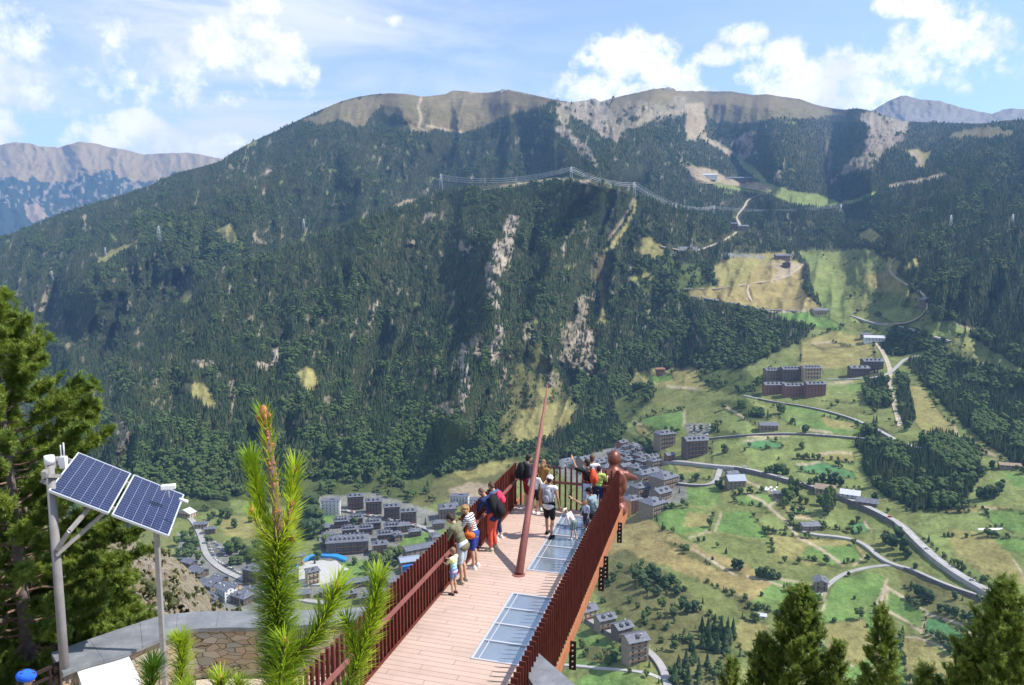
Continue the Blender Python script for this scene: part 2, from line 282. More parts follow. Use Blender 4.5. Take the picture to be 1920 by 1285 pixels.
# painted in order: (class, edge roughness in photo pixels, outline)
PATCH = [
 ('M',8,[(1165,745),(1230,700),(1290,690),(1400,690),(1500,640),(1545,600),(1560,560),(1500,470),(1640,470),(1760,600),(1930,700),(2070,720),(2070,1510),(1000,1510),(1040,960),(1130,900),(1160,840),(1175,780)]),
 ('M',6,[(300,960),(420,940),(560,930),(800,900),(860,870),(960,860),(1060,880),(1150,930),(1060,1000),(1100,1510),(200,1510),(200,1100),(260,990)]),
 # summits
 ('B',5,[(598,208),(640,190),(700,177),(760,173),(850,166),(940,160),(1050,186),(1005,202),(950,218),(905,238),(862,250),(838,248),(822,238),(800,252),(782,248),(762,232),(748,214),(730,220),(716,196),(700,216),(688,236),(668,238),(640,226),(615,216)]),
 ('b',9,[(740,195),(760,215),(800,232),(850,222),(900,205),(880,195),(820,210),(780,190)]),
 ('b',8,[(560,226),(610,206),(650,215),(640,226),(600,232)]),
 ('A',6,[(1040,194),(1075,190),(1110,183),(1128,190),(1190,172),(1240,164),(1270,168),(1292,210),(1270,216),(1230,222),(1205,240),(1180,246),(1158,270),(1130,258),(1092,228),(1066,214)]),
 ('B',4,[(1150,184),(1235,164),(1300,166),(1450,174),(1560,200),(1590,206),(1560,214),(1500,212),(1450,216),(1400,222),(1360,210),(1322,204),(1326,232),(1303,264),(1288,256),(1290,214),(1250,196),(1180,200),(1140,215)]),
 ('r',7,[(1150,200),(1290,180),(1290,215),(1240,225),(1190,245),(1160,262),(1140,235)]),
 ('A',5,[(1042,238),(1062,240),(1090,262),(1112,288),(1124,312),(1112,316),(1092,296),(1066,268),(1046,250)]),
 ('r',6,[(1042,200),(1060,196),(1070,220),(1062,240),(1046,236)]),
 ('b',8,[(1330,205),(1600,206),(1540,222),(1470,222),(1380,228),(1330,225)]),
 ('A',6,[(1606,208),(1650,212),(1690,226),(1704,232),(1692,262),(1662,282),(1642,308),(1624,322),(1612,300),(1622,262),(1632,240),(1612,222)]),
 ('r',5,[(1600,300),(1660,270),(1640,310),(1600,320),(1560,345),(1580,320)]),
 ('S',4,[(1285,196),(1318,192),(1326,232),(1312,258),(1340,276),(1366,292),(1370,286),(1352,270),(1330,262),(1322,246),(1304,266),(1290,260),(1286,230)]),
 ('A',5,[(1366,288),(1384,262),(1400,252),(1416,264),(1408,290),(1396,300),(1376,296)]),
 ('r',5,[(1440,330),(1466,322),(1470,330),(1452,344)]),('r',5,[(1398,248),(1416,245),(1414,270),(1400,262)]),
 ('g',3,[(1370,286),(1392,300),(1412,312),(1440,344),(1480,356),(1530,364),(1572,380),(1600,376),(1640,358),(1642,364),(1606,382),(1568,386),(1540,390),(1500,384),(1462,376),(1440,352),(1420,340),(1396,316)]),
 ('S',2,[(1664,346),(1700,340),(1740,332),(1776,322),(1774,328),(1740,340),(1700,348),(1668,352)]),
 ('S',3,[(1282,314),(1320,312),(1344,322),(1362,336),(1420,342),(1444,350),(1442,360),(1400,352),(1350,344),(1320,340),(1300,332),(1290,322)]),
 ('g',3,[(1338,344),(1400,350),(1440,360),(1436,366),(1380,358),(1340,352)]),
 ('y',4,[(1695,282),(1720,280),(1732,284),(1748,282),(1740,296),(1730,314),(1716,314),(1720,300),(1706,292)]),
 ('S',3,[(1700,283),(1722,284),(1724,296),(1732,304),(1722,314),(1716,312),(1722,300),(1708,292)]),
 ('b',8,[(1840,238),(1880,240),(1900,252),(1860,256),(1780,262),(1790,250)]),('b',7,[(1555,240),(1562,300),(1556,340),(1550,300)]),
 # mid slope clearings and cliffs
 ('S',4,[(920,352),(960,346),(1030,336),(1072,337),(1110,345),(1140,351),(1110,349),(1060,341),(1010,343),(940,352)]),
 ('R',4,[(956,402),(972,402),(976,412),(968,440),(956,470),(946,462),(944,430)]),('R',5,[(930,452),(948,446),(960,462),(958,490),(944,520),(928,516),(914,520),(912,494),(926,480)]),
 ('R',4,[(914,520),(934,528),(944,560),(936,584),(922,582),(916,552)]),('R',5,[(928,596),(942,600),(944,640),(936,678),(920,690),(912,670),(920,630)]),
 ('r',6,[(886,632),(904,630),(906,664),(890,676),(882,652)]),('R',4,[(866,640),(876,652),(886,700),(884,742),(868,758),(858,744),(866,700),(860,670)]),
 ('r',6,[(812,760),(868,742),(882,764),(850,790),(800,806)]),('r',5,[(986,586),(996,590),(1000,640),(984,650),(980,620)]),
 ('r',7,[(1078,560),(1100,548),(1108,620),(1122,640),(1118,700),(1100,716),(1080,690),(1058,700),(1048,660),(1060,610),(1084,600)]),('R',5,[(1082,620),(1104,616),(1118,650),(1104,668),(1086,650)]),
 ('R',4,[(698,576),(712,560),(714,566),(704,600),(694,622),(694,600)]),('R',4,[(476,682),(504,676),(514,652),(524,650),(520,680),(500,700),(484,696)]),('r',4,[(360,676),(396,672),(404,688),(364,690)]),
 ('R',3,[(514,622),(526,618),(528,630),(516,634)]),('r',4,[(610,740),(620,740),(618,768),(608,764)]),('r',4,[(426,700),(436,702),(436,740),(426,730)]),('R',3,[(860,470),(900,450),(896,462),(866,484)]),
 ('R',3,[(1056,448),(1064,446),(1062,476),(1054,474)]),('r',3,[(1100,440),(1104,420),(1100,470),(1094,468)]),('R',3,[(1196,628),(1214,608),(1208,628),(1196,640)]),('r',3,[(1216,544),(1218,590),(1212,590)]),
 ('y',5,[(556,700),(574,684),(592,700),(598,722),(586,736),(566,734),(558,718)]),('L',10,[(225,390),(330,400),(390,410),(470,460),(430,500),(330,470),(260,440)]),
 ('y',6,[(410,430),(430,420),(446,440),(440,462),(424,458)]),('r',5,[(470,430),(492,446),(496,458),(480,450)]),('R',3,[(486,330),(498,316),(514,316),(500,328)]),('y',4,[(172,498),(210,470),(280,440),(200,490)]),
 ('y',5,[(340,720),(380,716),(400,740),(404,770),(386,764),(352,740)]),('y',5,[(336,560),(356,540),(364,552),(350,580)]),
 ('S',2,[(736,386),(760,376),(776,372),(784,375),(760,384),(742,391)]),('S',2,[(604,444),(622,436),(640,430),(624,438)]),
 ('r',6,[(206,800),(232,780),(246,800),(240,842),(220,850)]),
 ('y',6,[(1192,446),(1216,444),(1240,462),(1246,480),(1236,494),(1214,478),(1196,488),(1184,470)]),('y',6,[(1160,440),(1196,374),(1200,378),(1176,430),(1150,470),(1140,500),(1130,480)]),
 ('b',8,[(1116,480),(1150,470),(1140,520),(1120,540),(1104,520)]),('y',6,[(1120,540),(1136,520),(1130,560),(1140,620),(1128,600)]),
 ('L',9,[(1200,480),(1330,500),(1350,540),(1300,560),(1240,560),(1200,540),(1180,510)]),('y',5,[(1180,520),(1220,512),(1220,524),(1190,528)]),
 # meadow basin under the gully
 ('H',9,[(960,700),(1010,640),(1040,700),(1080,760),(1060,800),(1020,830),(960,860),(940,850),(930,800),(950,760)]),('y',8,[(980,770),(1060,750),(1076,790),(1040,820),(980,840),(960,820)]),('y',6,[(1008,730),(1036,726),(1040,744),(1016,746)]),
 ('r',5,[(1024,706),(1046,704),(1048,726),(1028,728)]),('H',8,[(700,870),(820,850),(940,846),(1040,870),(960,890),(900,920),(830,940),(740,960),(700,920)]),('y',6,[(850,870),(930,846),(962,870),(930,890),(880,900),(850,890)]),
 ('L',10,[(230,880),(330,850),(430,870),(430,960),(330,960),(260,950)]),('L',9,[(560,900),(700,840),(800,840),(820,900),(760,960),(620,930),(560,960)]),('L',10,[(740,800),(850,780),(900,830),(860,880),(760,870)]),
 # upper meadows
 ('Y',4,[(1352,490),(1400,476),(1470,474),(1506,500),(1502,540),(1540,580),(1500,584),(1420,580),(1330,560),(1290,556),(1290,544),(1350,536),(1336,510)]),('y',4,[(1336,500),(1400,476),(1460,480),(1420,500),(1390,536),(1350,532)]),
 ('g',4,[(1498,470),(1530,480),(1560,500),(1576,540),(1594,580),(1600,606),(1560,624),(1500,590),(1540,584),(1524,540),(1516,500)]),('G',3,[(1440,584),(1520,582),(1560,600),(1590,620),(1540,616),(1470,600)]),
 ('P',3,[(1352,474),(1440,480),(1432,486),(1352,482)]),('S',3,[(1440,494),(1508,492),(1500,508),(1470,524),(1440,530),(1460,508)]),
 ('y',4,[(1624,516),(1660,512),(1690,540),(1700,550),(1640,548),(1620,534)]),('g',4,[(1640,590),(1690,574),(1730,580),(1724,600),(1680,608)]),('g',4,[(1690,620),(1740,608),(1780,600),(1830,620),(1800,632),(1740,632)]),
 ('y',5,[(1606,440),(1634,428),(1654,444),(1640,456),(1616,454)]),('y',4,[(1666,480),(1690,490),(1680,520),(1700,548),(1736,560),(1720,566),(1670,530),(1660,500)]),('y',5,[(1694,500),(1716,484),(1720,500),(1700,512)]),
 ('y',5,[(1500,640),(1560,620),(1640,634),(1640,680),(1580,690),(1500,690)]),('Y',4,[(1520,646),(1560,642),(1600,650),(1540,654)]),('L',6,[(1690,600),(1770,640),(1780,660),(1700,660),(1660,640)]),
 ('y',5,[(1190,700),(1260,690),(1310,694),(1360,720),(1310,730),(1250,724),(1180,730)]),('G',3,[(1214,706),(1260,700),(1264,712),(1222,720)]),
 ('G',2,[(1202,784),(1284,768),(1282,800),(1272,812),(1200,800)]),('g',3,[(1170,796),(1196,790),(1230,806),(1216,822),(1184,816)]),('y',4,[(1184,790),(1204,796),(1226,812),(1206,818),(1190,806)]),
 ('P',2,[(1288,792),(1320,794),(1334,800),(1332,816),(1296,822),(1286,806)]),
 ('g',3,[(1356,760),(1400,786),(1420,800),(1400,816),(1372,812),(1350,794)]),('G',2,[(1470,756),(1540,768),(1620,794),(1622,816),(1560,812),(1500,802),(1460,784)]),('y',5,[(1540,780),(1600,792),(1610,806),(1550,800)]),
 ('g',3,[(1550,720),(1600,716),(1640,720),(1636,744),(1600,756),(1540,752)]),('G',2,[(1590,722),(1630,722),(1630,732),(1596,730)]),
 ('g',3,[(1336,828),(1400,818),(1480,816),(1580,822),(1614,830),(1624,920),(1560,912),(1480,896),(1400,888),(1336,870)]),('C',1,[(1396,828),(1440,824),(1466,832),(1468,840),(1420,842),(1398,836)]),('C',1,[(1490,872),(1540,866),(1600,886),(1606,898),(1560,892),(1500,884)]),
 ('y',4,[(1480,860),(1540,850),(1600,850),(1600,870),(1540,862)]),
 ('g',3,[(1250,870),(1320,866),(1340,880),(1338,900),(1290,900),(1262,890)]),('y',4,[(1260,870),(1300,868),(1320,886),(1270,886)]),
 ('G',2,[(1270,920),(1350,910),(1352,946),(1320,952),(1290,938)]),('G',2,[(1372,928),(1440,924),(1456,940),(1440,952),(1380,944)]),('G',2,[(1222,960),(1290,952),(1340,966),(1330,996),(1290,1010),(1240,992)]),('y',5,[(1290,964),(1338,966),(1330,990),(1280,990)]),
 ('G',2,[(1352,962),(1406,960),(1440,1010),(1390,1012),(1340,996)]),('g',2,[(1420,960),(1446,962),(1470,980),(1500,992),(1440,996)]),('y',3,[(1462,946),(1510,950),(1520,972),(1480,970)]),
 ('C',1,[(1486,956),(1520,958),(1520,964),(1484,964)]),('g',3,[(1540,930),(1560,950),(1630,980),(1600,1000),(1540,990),(1550,960)]),('C',1,[(1590,984),(1620,978),(1634,994),(1600,1000)]),
 ('Y',5,[(1160,980),(1200,966),(1260,1000),(1340,1040),(1400,1060),(1440,1090),(1400,1110),(1340,1100),(1250,1060),(1140,1060),(1140,1010)]),
 ('y',3,[(1440,1000),(1520,1010),(1600,1012),(1626,1040),(1600,1060),(1520,1060),(1450,1040)]),('G',3,[(1510,1026),(1600,1022),(1620,1050),(1560,1062),(1500,1046)]),
 ('Y',4,[(1320,1090),(1400,1080),(1470,1100),(1510,1140),(1460,1150),(1380,1120)]),('G',3,[(1460,1086),(1520,1098),(1540,1120),(1530,1150),(1470,1150),(1400,1140),(1430,1110)]),
 ('G',3,[(1570,1084),(1620,1072),(1654,1080),(1660,1110),(1650,1150),(1640,1200),(1620,1285),(1590,1285),(1560,1250),(1530,1200),(1540,1140)]),('y',6,[(1540,1170),(1620,1160),(1640,1220),(1600,1250),(1550,1220)]),
 ('H',6,[(1100,1060),(1170,1030),(1250,1070),(1330,1150),(1370,1200),(1380,1300),(1260,1300),(1200,1180),(1120,1120)]),('H',5,[(1360,1110),(1400,1120),(1420,1140),(1390,1148)]),('H',4,[(1240,1010),(1340,1050),(1400,1080),(1350,1070),(1260,1030)]),
 ('y',4,[(1390,1160),(1440,1170),(1440,1230),(1390,1220),(1370,1190)]),('G',3,[(1070,1180),(1120,1190),(1160,1215),(1170,1240),(1120,1260),(1060,1240)]),('G',3,[(1100,1262),(1200,1256),(1230,1300),(1060,1300)]),('H',5,[(1090,1210),(1150,1215),(1160,1245),(1100,1240)]),
 ('G',3,[(1666,1100),(1700,1124),(1736,1150),(1720,1176),(1680,1160),(1660,1136)]),('C',1,[(1736,1160),(1760,1160),(1820,1200),(1860,1230),(1790,1210),(1730,1184)]),('y',4,[(1690,1196),(1760,1200),(1800,1240),(1780,1285),(1700,1285),(1690,1240)]),
 ('G',3,[(1740,1190),(1800,1212),(1840,1240),(1830,1252),(1760,1220)]),('G',3,[(1650,1190),(1690,1200),(1700,1285),(1640,1285)]),
 ('g',3,[(1730,960),(1830,950),(1920,945),(2070,940),(2070,1200),(1900,1130),(1820,1080),(1760,1040),(1720,1000)]),('G',2,[(1840,950),(1870,955),(1930,962),(2070,960),(2070,1000),(1900,1000),(1860,980)]),('G',2,[(1850,1006),(1930,1010),(2070,1030),(2070,1060),(1880,1030)]),
 ('y',5,[(1780,990),(1850,1000),(1900,1050),(1930,1100),(1850,1080),(1790,1040)]),('Y',5,[(1730,960),(1830,944),(1930,940),(1920,950),(1820,960)]),('g',3,[(1820,840),(1870,860),(1920,890),(2070,900),(2070,950),(1860,950),(1790,950),(1820,900)]),('G',2,[(1880,880),(1930,900),(2070,920),(2070,930),(1900,910)]),
 ('y',5,[(1700,720),(1730,724),(1760,770),(1790,800),(1800,830),(1740,824),(1706,780)]),('g',4,[(1870,680),(1920,690),(1930,712),(1880,700)]),('S',3,[(1816,830),(1850,842),(1880,864),(1870,864),(1830,846)]),
 ('F',7,[(1620,690),(1660,700),(1676,760),(1640,776),(1616,750)]),('F',7,[(1604,820),(1640,790),(1700,840),(1760,810),(1830,840),(1840,900),(1800,950),(1720,960),(1660,930),(1620,880)]),('F',6,[(1690,680),(1760,660),(1940,720),(2070,760),(2070,870),(1930,880),(1860,840),(1800,790),(1750,740)]),
 ('F',6,[(1640,640),(1700,640),(1730,660),(1700,670),(1650,664)]),('F',6,[(1680,700),(1700,720),(1716,790),(1700,810),(1684,770)]),
 ('H',5,[(1680,1060),(1760,1090),(1840,1130),(1900,1180),(1880,1200),(1780,1160),(1700,1120)]),
 ('L',8,[(560,905),(640,870),(740,830),(860,790),(905,830),(900,870),(850,890),(760,905),(700,915),(610,926),(600,960),(596,1010),(566,1016),(552,960)]),('L',6,[(330,1000),(372,1000),(384,1040),(372,1066),(330,1060)]),('L',6,[(400,935),(440,925),(540,935),(560,950),(430,948)]),('L',8,[(860,860),(900,850),(960,842),(1010,836),(1040,850),(1010,870),(940,864),(880,880)]),
 ('L',6,[(1300,700),(1380,688),(1426,716),(1430,752),(1380,742),(1330,728)]),('L',5,[(1330,752),(1400,748),(1442,786),(1404,792),(1360,772)]),('L',4,[(1322,802),(1390,810),(1384,828),(1336,820)]),('L',7,[(1150,742),(1200,716),(1236,726),(1216,760),(1180,790),(1160,800)]),('L',6,[(1160,804),(1200,822),(1236,846),(1256,880),(1220,862),(1180,840)]),
 # village floor
 ('P',3,[(1040,880),(1110,850),(1180,830),(1240,880),(1290,900),(1290,940),(1200,960),(1130,950)]),('P',3,[(600,930),(700,925),(820,960),(850,1000),(840,1050),(780,1100),(700,1110),(560,1120),(560,1060),(600,1040)]),
 ('P',3,[(370,1000),(420,1020),(470,1060),(560,1100),(560,1160),(350,1160),(340,1080),(330,1000)]),('S',3,[(840,920),(880,905),(940,910),(930,940),(860,950)]),('G',3,[(602,962),(640,964),(632,980),(604,984)]),('G',2,[(740,1010),(790,1000),(840,990),(830,1010),(760,1030)]),
 ('G',2,[(630,1055),(690,1050),(700,1080),(640,1090)]),('y',4,[(410,970),(480,966),(520,980),(500,1010),(420,1000)]),('g',4,[(430,935),(500,945),(560,950),(540,970),(440,960)]),('y',3,[(420,1000),(500,995),(520,1010),(440,1012)]),('N',2,[(590,1070),(620,1065),(640,1080),(600,1092)]),
]
def cover(x, y):
    """index of the land cover class at photo pixels"""
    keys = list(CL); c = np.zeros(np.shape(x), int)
    nx = fbm(x/9, y/7, 4, 101); ny = fbm(x/9+50, y/7, 4, 102); NX = fbm(x/30, y/24, 3, 103); NY = fbm(x/30+9, y/24, 3, 104)
    lowm = y > pl(x, [(-150,980),(200,980),(400,940),(560,925),(800,925),(900,900),(1040,890),(2070,690)])+6*NX*2
    for k, rgh, pts in PATCH:
        xs = [p[0] for p in pts]; ys = [p[1] for p in pts]; m = rgh+8
        box = (x > min(xs)-m) & (x < max(xs)+m) & (y > min(ys)-m) & (y < max(ys)+m)
        if not box.any(): continue
        idx = np.nonzero(box); rgh = rgh+3 if k in 'RrA' else rgh; xx = x[idx]+rgh*(1.1*nx[idx]+0.9*NX[idx]); yy = y[idx]+rgh*(0.9*ny[idx]+0.7*NY[idx])
        ins = in_poly(xx, yy, pts)
        if k in 'RrA': ins &= (nx[idx]+0.5*ny[idx]) > -0.34
        t = c[idx]; t[ins] = keys.index(k); c[idx] = t
    slope = (c == 0) & (y < pl(x, [(a, b) for a, b, z in FOOT])-10) & (x < 1500)
    mid = np.clip((y-330)/200, .0, 1)*.10
    c = np.where(slope & (fbm((x+.25*y)/6.5, y/24, 3, 501)+mid*(fbm(x/80, y/90, 2, 503) > -.05) > .52), keys.index('r'), c)
    c = np.where(slope & (fbm(x/15, y/11, 3, 511) > .58), keys.index('M'), c)
    return c
PATHS = [  # dirt tracks and field edges: (photo width px, class, line)
 (5,'D',[(1400,925),(1430,940),(1470,975),(1500,1010),(1540,1030),(1580,1060)]),(3,'D',[(1395,900),(1440,920),(1470,950)]),(4,'D',[(1380,1080),(1300,1030)]),(4,'D',[(1548,1110),(1545,1140),(1530,1160)]),(2,'H',[(1340,962),(1352,925),(1353,900)]),
 (2,'H',[(1406,958),(1412,965),(1440,1008),(1470,1030),(1540,1066)]),(2,'H',[(1440,945),(1462,950),(1500,945)]),(3,'D',[(1660,1100),(1664,1086),(1640,1140)]),(5,'D',[(1664,1102),(1700,1124),(1740,1150),(1728,1186)]),(5,'D',[(1645,1136),(1690,1160),(1730,1186),(1790,1210),(1860,1235)]),
 (5,'D',[(1645,1136),(1662,1104)]),(4,'D',[(1735,1150),(1800,1170),(1830,1196)]),(4,'D',[(1690,1195),(1720,1196),(1760,1210),(1800,1236),(1830,1260)]),(3,'H',[(1610,1150),(1640,1140),(1640,1120)]),(3,'H',[(1626,1040),(1636,1030),(1640,1000),(1610,960)]),
 (2,'D',[(1540,1196),(1580,1260),(1590,1290)]),(3,'D',[(790,182),(784,200),(790,222),(784,240),(800,246)]),(3,'D',[(800,236),(830,242),(866,248)]),(2,'D',[(880,174),(940,168),(1000,180)]),(3,'D',[(1310,640),(1290,600)]),
 (3,'y',[(1250,1010),(1300,1000),(1340,998),(1420,1012)]),(2,'H',[(1350,1000),(1400,1016),(1450,1024)]),(2,'H',[(1500,1010),(1560,1012),(1620,1010)]),(4,'S',[(1190,372),(1170,410),(1140,450)]),(3,'H',[(1280,690),(1284,770),(1282,800)])]
hg = random.Random(44); HEDGES = []
for k_, r_, pts_ in PATCH:
    if k_ in 'GgyYC' and min(p[1] for p in pts_) > 560 and min(p[0] for p in pts_) > 1150:
        for a_, b_ in zip(pts_, pts_[1:]+pts_[:1]):
            if hg.random() < .55 and max(a_[1], b_[1]) < 1290 and max(a_[0], b_[0]) < 1960: HEDGES.append([a_, ((a_[0]+b_[0])/2+hg.uniform(-3, 3), (a_[1]+b_[1])/2+hg.uniform(-2, 2)), b_])
def land_colour(x, y):
    c = cover(x, y); keys = list(CL)
    w = 1.2*fbm(x/7, y/7, 2, 131)
    for wd, k, pts in PATHS: c = np.where(seg_dist(x+w, y+w, pts) < wd/2, keys.index(k), c)
    for i, pts in enumerate(HEDGES):
        xs = [p[0] for p in pts]; ys = [p[1] for p in pts]; bx = np.nonzero((x > min(xs)-4) & (x < max(xs)+4) & (y > min(ys)-4) & (y < max(ys)+4))
        if len(bx[0]): d = seg_dist(x[bx]+w[bx], y[bx]+w[bx], pts) < (1.4 if i % 5 else 1.8); t_ = c[bx]; t_[d & (t_ != keys.index('F'))] = keys.index('N' if i % 5 else 'D'); c[bx] = t_
    base = np.array([CL[k][0] for k in keys]); col = base[c]
    n = fbm(x/26, y/15, 4, 61)[..., None]; n2 = fbm(x/5, y/3, 3, 67)[..., None]; n3 = fbm(x/60, y/30, 3, 69)[..., None]
    col = col*(1+0.22*n+0.16*n2)
    grass = np.isin(c, [keys.index(k) for k in 'GgyYM'])[..., None]
    col = np.where(grass, col*(1-0.35*np.clip(n3, 0, 1))+np.array((.27,.22,.09))*0.35*np.clip(n3+0.3*n2, 0, 1), col)
    rock = np.isin(c, [keys.index(k) for k in 'RrA'])[..., None]
    st = fbm(x/3.2, y/11, 3, 71)[..., None]; col = np.where(rock, col*(1+0.55*st), col)
    return np.clip(col, 0.01, 0.8), c
colr, cls = land_colour(XX, YY)
rk = np.isin(cls, [list(CL).index(k) for k in 'RrA']).astype(float)
for _ in range(2): rk[1:-1, 1:-1] = (rk[1:-1, 1:-1]*2+rk[:-2, 1:-1]+rk[2:, 1:-1]+rk[1:-1, :-2]+rk[1:-1, 2:])/6
DD = DD*(1-rk*(.010*ridged((XX+.3*YY)/9, YY/26, 3, 401)+.005*fbm(XX/3.5, YY/5, 3, 411)))
def blur(a):
    b = a.copy(); b[1:-1] = (a[:-2]+2*a[1:-1]+a[2:])/4; c = b.copy(); c[:, 1:-1] = (b[:, :-2]+2*b[:, 1:-1]+b[:, 2:])/4; return c
colr = blur(colr)
bb = (642.5-YY)/F
V = np.stack([(XX-960)/F*DD, (math.cos(TH)+bb*math.sin(TH))*DD, CH+(-math.sin(TH)+bb*math.cos(TH))*DD], -1)
back = []                                                    # the far side of the summits falls away behind the skyline
for k in range(10, 0, -1): back.append(V[0]+np.stack([V[0][:, 0]*0.02*k, np.full(len(GX), 60.*k), -np.full(len(GX), 9.*k+3.5*k*k)], -1))
V = np.concatenate([np.array(back), V]); colr = np.concatenate([np.repeat(colr[:1], 10, 0), colr])
nr, nc = V.shape[:2]
ii = (np.arange(nr-1)[:, None]*nc+np.arange(nc-1)[None, :]).ravel()
Fq = np.stack([ii, ii+nc, ii+nc+1, ii+1], 1)
def land_mat(t, p):
    a = t.add('ShaderNodeVertexColor', layer_name='cover').outputs[0]; oc = t.coord()
    n = t.noise(oc, 0.035, 6, 0.7); n2 = t.noise(oc, 0.25, 4, 0.6)
    f = t.math('ADD', t.math('MULTIPLY', t.math('SUBTRACT', n, 0.5), 1.5), t.math('ADD', 1.0, t.math('MULTIPLY', t.math('SUBTRACT', n2, 0.5), 0.9)))
    hs = t.add('ShaderNodeHueSaturation'); t.put(hs.inputs['Value'], f); t.put(hs.inputs['Color'], a); t.put(p.inputs['Base Color'], hs.outputs[0])
    b = t.add('ShaderNodeBump'); b.inputs['Strength'].default_value = 0.7; b.inputs['Distance'].default_value = 6
    t.put(b.inputs['Height'], t.noise(oc, 0.06, 7, 0.65)); t.l.new(b.outputs[0], p.inputs['Normal'])
M_land = material('land_cover', (.2, .2, .1), 0.95, build=land_mat, spec=0.05)
terr = np_mesh('terrain', V.reshape(-1, 3), Fq, M_land, kind='structure', label='mountainsides, meadows and valley floor', cat='terrain')
at_ = terr.data.color_attributes.new('cover', 'FLOAT_COLOR', 'POINT')
cc = np.ones((nr*nc, 4), np.float32); cc[:, :3] = colr.reshape(-1, 3); at_.data.foreach_set('color', cc.ravel())

def far_range(name, sk, D0_, D1_, yb, colfn, seed, label):
    xs = np.arange(sk[0][0], sk[-1][0]+1, 2.5); n = 110
    s = pl(xs, sk)+1.0*fbm(xs/9, xs*0+seed, 3, seed); t = np.linspace(0, 1, n)
    X = np.tile(xs, (n, 1)); Y = s[None]+t[:, None]*(yb-s[None])
    D = 1/((1-t[:, None])/D0_+t[:, None]/D1_)*np.ones_like(X)
    wx = X+15*fbm(X/60, Y/60, 3, seed)
    D = D*(1-0.020*ridged(wx/60, Y/120, 4, seed+1)-0.010*fbm(wx/20, Y/30, 4, seed+2)-.006*fbm(wx/7, Y/9, 3, seed+3))
    b = (642.5-Y)/F
    P = np.stack([(X-960)/F*D, (math.cos(TH)+b*math.sin(TH))*D, CH+(-math.sin(TH)+b*math.cos(TH))*D], -1)
    bk = np.array([P[0]+np.stack([P[0][:, 0]*0.02*k, np.full(len(xs), 120.*k), -np.full(len(xs), 25.*k+8*k*k)], -1) for k in range(8, 0, -1)])
    C = colfn(X, Y, (Y-s[None])); P = np.concatenate([bk, P]); C = np.concatenate([np.repeat(C[:1], 8, 0), C])
    r, c = P.shape[:2]; i = (np.arange(r-1)[:, None]*c+np.arange(c-1)[None]).ravel()
    o = np_mesh(name, P.reshape(-1, 3), np.stack([i, i+c, i+c+1, i+1], 1), M_land, kind='structure', label=label, cat='mountain')
    a = o.data.color_attributes.new('cover', 'FLOAT_COLOR', 'POINT'); q = np.ones((r*c, 4), np.float32); q[:, :3] = C.reshape(-1, 3); a.data.foreach_set('color', q.ravel())
def col_left(X, Y, d):
    n = fbm(X/22, Y/14, 4, 201); m = fbm(X/6, Y/8, 4, 203)
    tree = (d+26*n+7*m+0.05*X) > 66
    rock = (m > 0.22) & (d > 40)
    C = np.where(tree[..., None], np.array((.035,.05,.03)), np.array((.27,.20,.10))*(1+.16*m[..., None]))
    C = np.where((rock & ((d+30*n) > 60) & ((d+20*n) < 125))[..., None], np.array((.24,.20,.15)), C)
    s = in_poly(X+4*m, Y+4*n, [(50,385),(70,380),(90,405),(60,420),(50,405)]); return np.where(s[..., None], np.array((.30,.22,.15)), C)
def col_right(X, Y, d):
    m = fbm(X/8, Y/8, 4, 213); return np.array((.19,.165,.13))*(1+.35*m[..., None])*np.ones(X.shape+(3,))
far_range('mountain', [(-150,280),(-60,285),(0,272),(30,267),(55,269),(75,275),(110,277),(125,272),(150,266),(185,270),(200,275),(235,281),(270,290),(300,288),(330,287),(355,286),(415,298),(470,310),(560,330)], 9500, 6500, 520, col_left, 5, 'distant brown range beyond the left shoulder of the wooded mountain')
far_range('mountain', [(1560,235),(1640,205),(1665,190),(1690,180),(1702,180),(1725,186),(1760,189),(1795,200),(1830,208),(1860,214),(1880,206),(1895,203),(1920,205),(2000,215),(2070,230)], 11000, 9000, 290, col_right, 9, 'distant grey peak beyond the right-hand ridge')

# ---------------------------------------------------------------- forest (one mass of far-off trees)
def cone_tree(seed, n=9, tiers=5, w=0.2):
    r = random.Random(seed); b = MB(); b.tube([(0, 0, 0), (0, 0, .3)], .018, 5, 1)
    for k in range(tiers):
        z0 = .10+.80*k/tiers; z1 = min(1.0, z0+.34); rad = w*(1-k/tiers*.88)*(r.uniform(.85, 1.12))
        vs = [(0, 0, z1)]+[(math.cos(2*math.pi*j/n+k)*rad*r.uniform(.65, 1.2), math.sin(2*math.pi*j/n+k)*rad*r.uniform(.65, 1.2), z0+r.uniform(-.04, .05)) for j in range(n)]
        b.add(vs, [(0, 1+j, 1+(j+1) % n) for j in range(n)]+[tuple(1+j for j in reversed(range(n)))], 0)
    return b
def round_tree(seed, blobs=9, w=0.30, z0=.25):
    r = random.Random(seed); b = MB(); b.tube([(0, 0, 0), (0.01, 0, .45)], [.03, .015], 5, 1)
    for k in range(blobs):
        a = r.uniform(0, 6.28); h = r.uniform(z0+.12, .88); q = w*.75*math.sqrt(max(0, 1-((h-.55)/.45)**2))*r.uniform(.3, 1); s = r.uniform(.12, .2)
        c = Vector((math.cos(a)*q, math.sin(a)*q, h)); b.ball(c, (s, s, s*.85), 6, 4, 0)
    for i in range(0, len(b.v)):
        x, y, z = b.v[i]; k = 1+r.uniform(-.16, .16)
        if z > z0: b.v[i] = (x*k, y*k, z+r.uniform(-.02, .02))
    b.smooth = [False]*len(b.smooth); return b
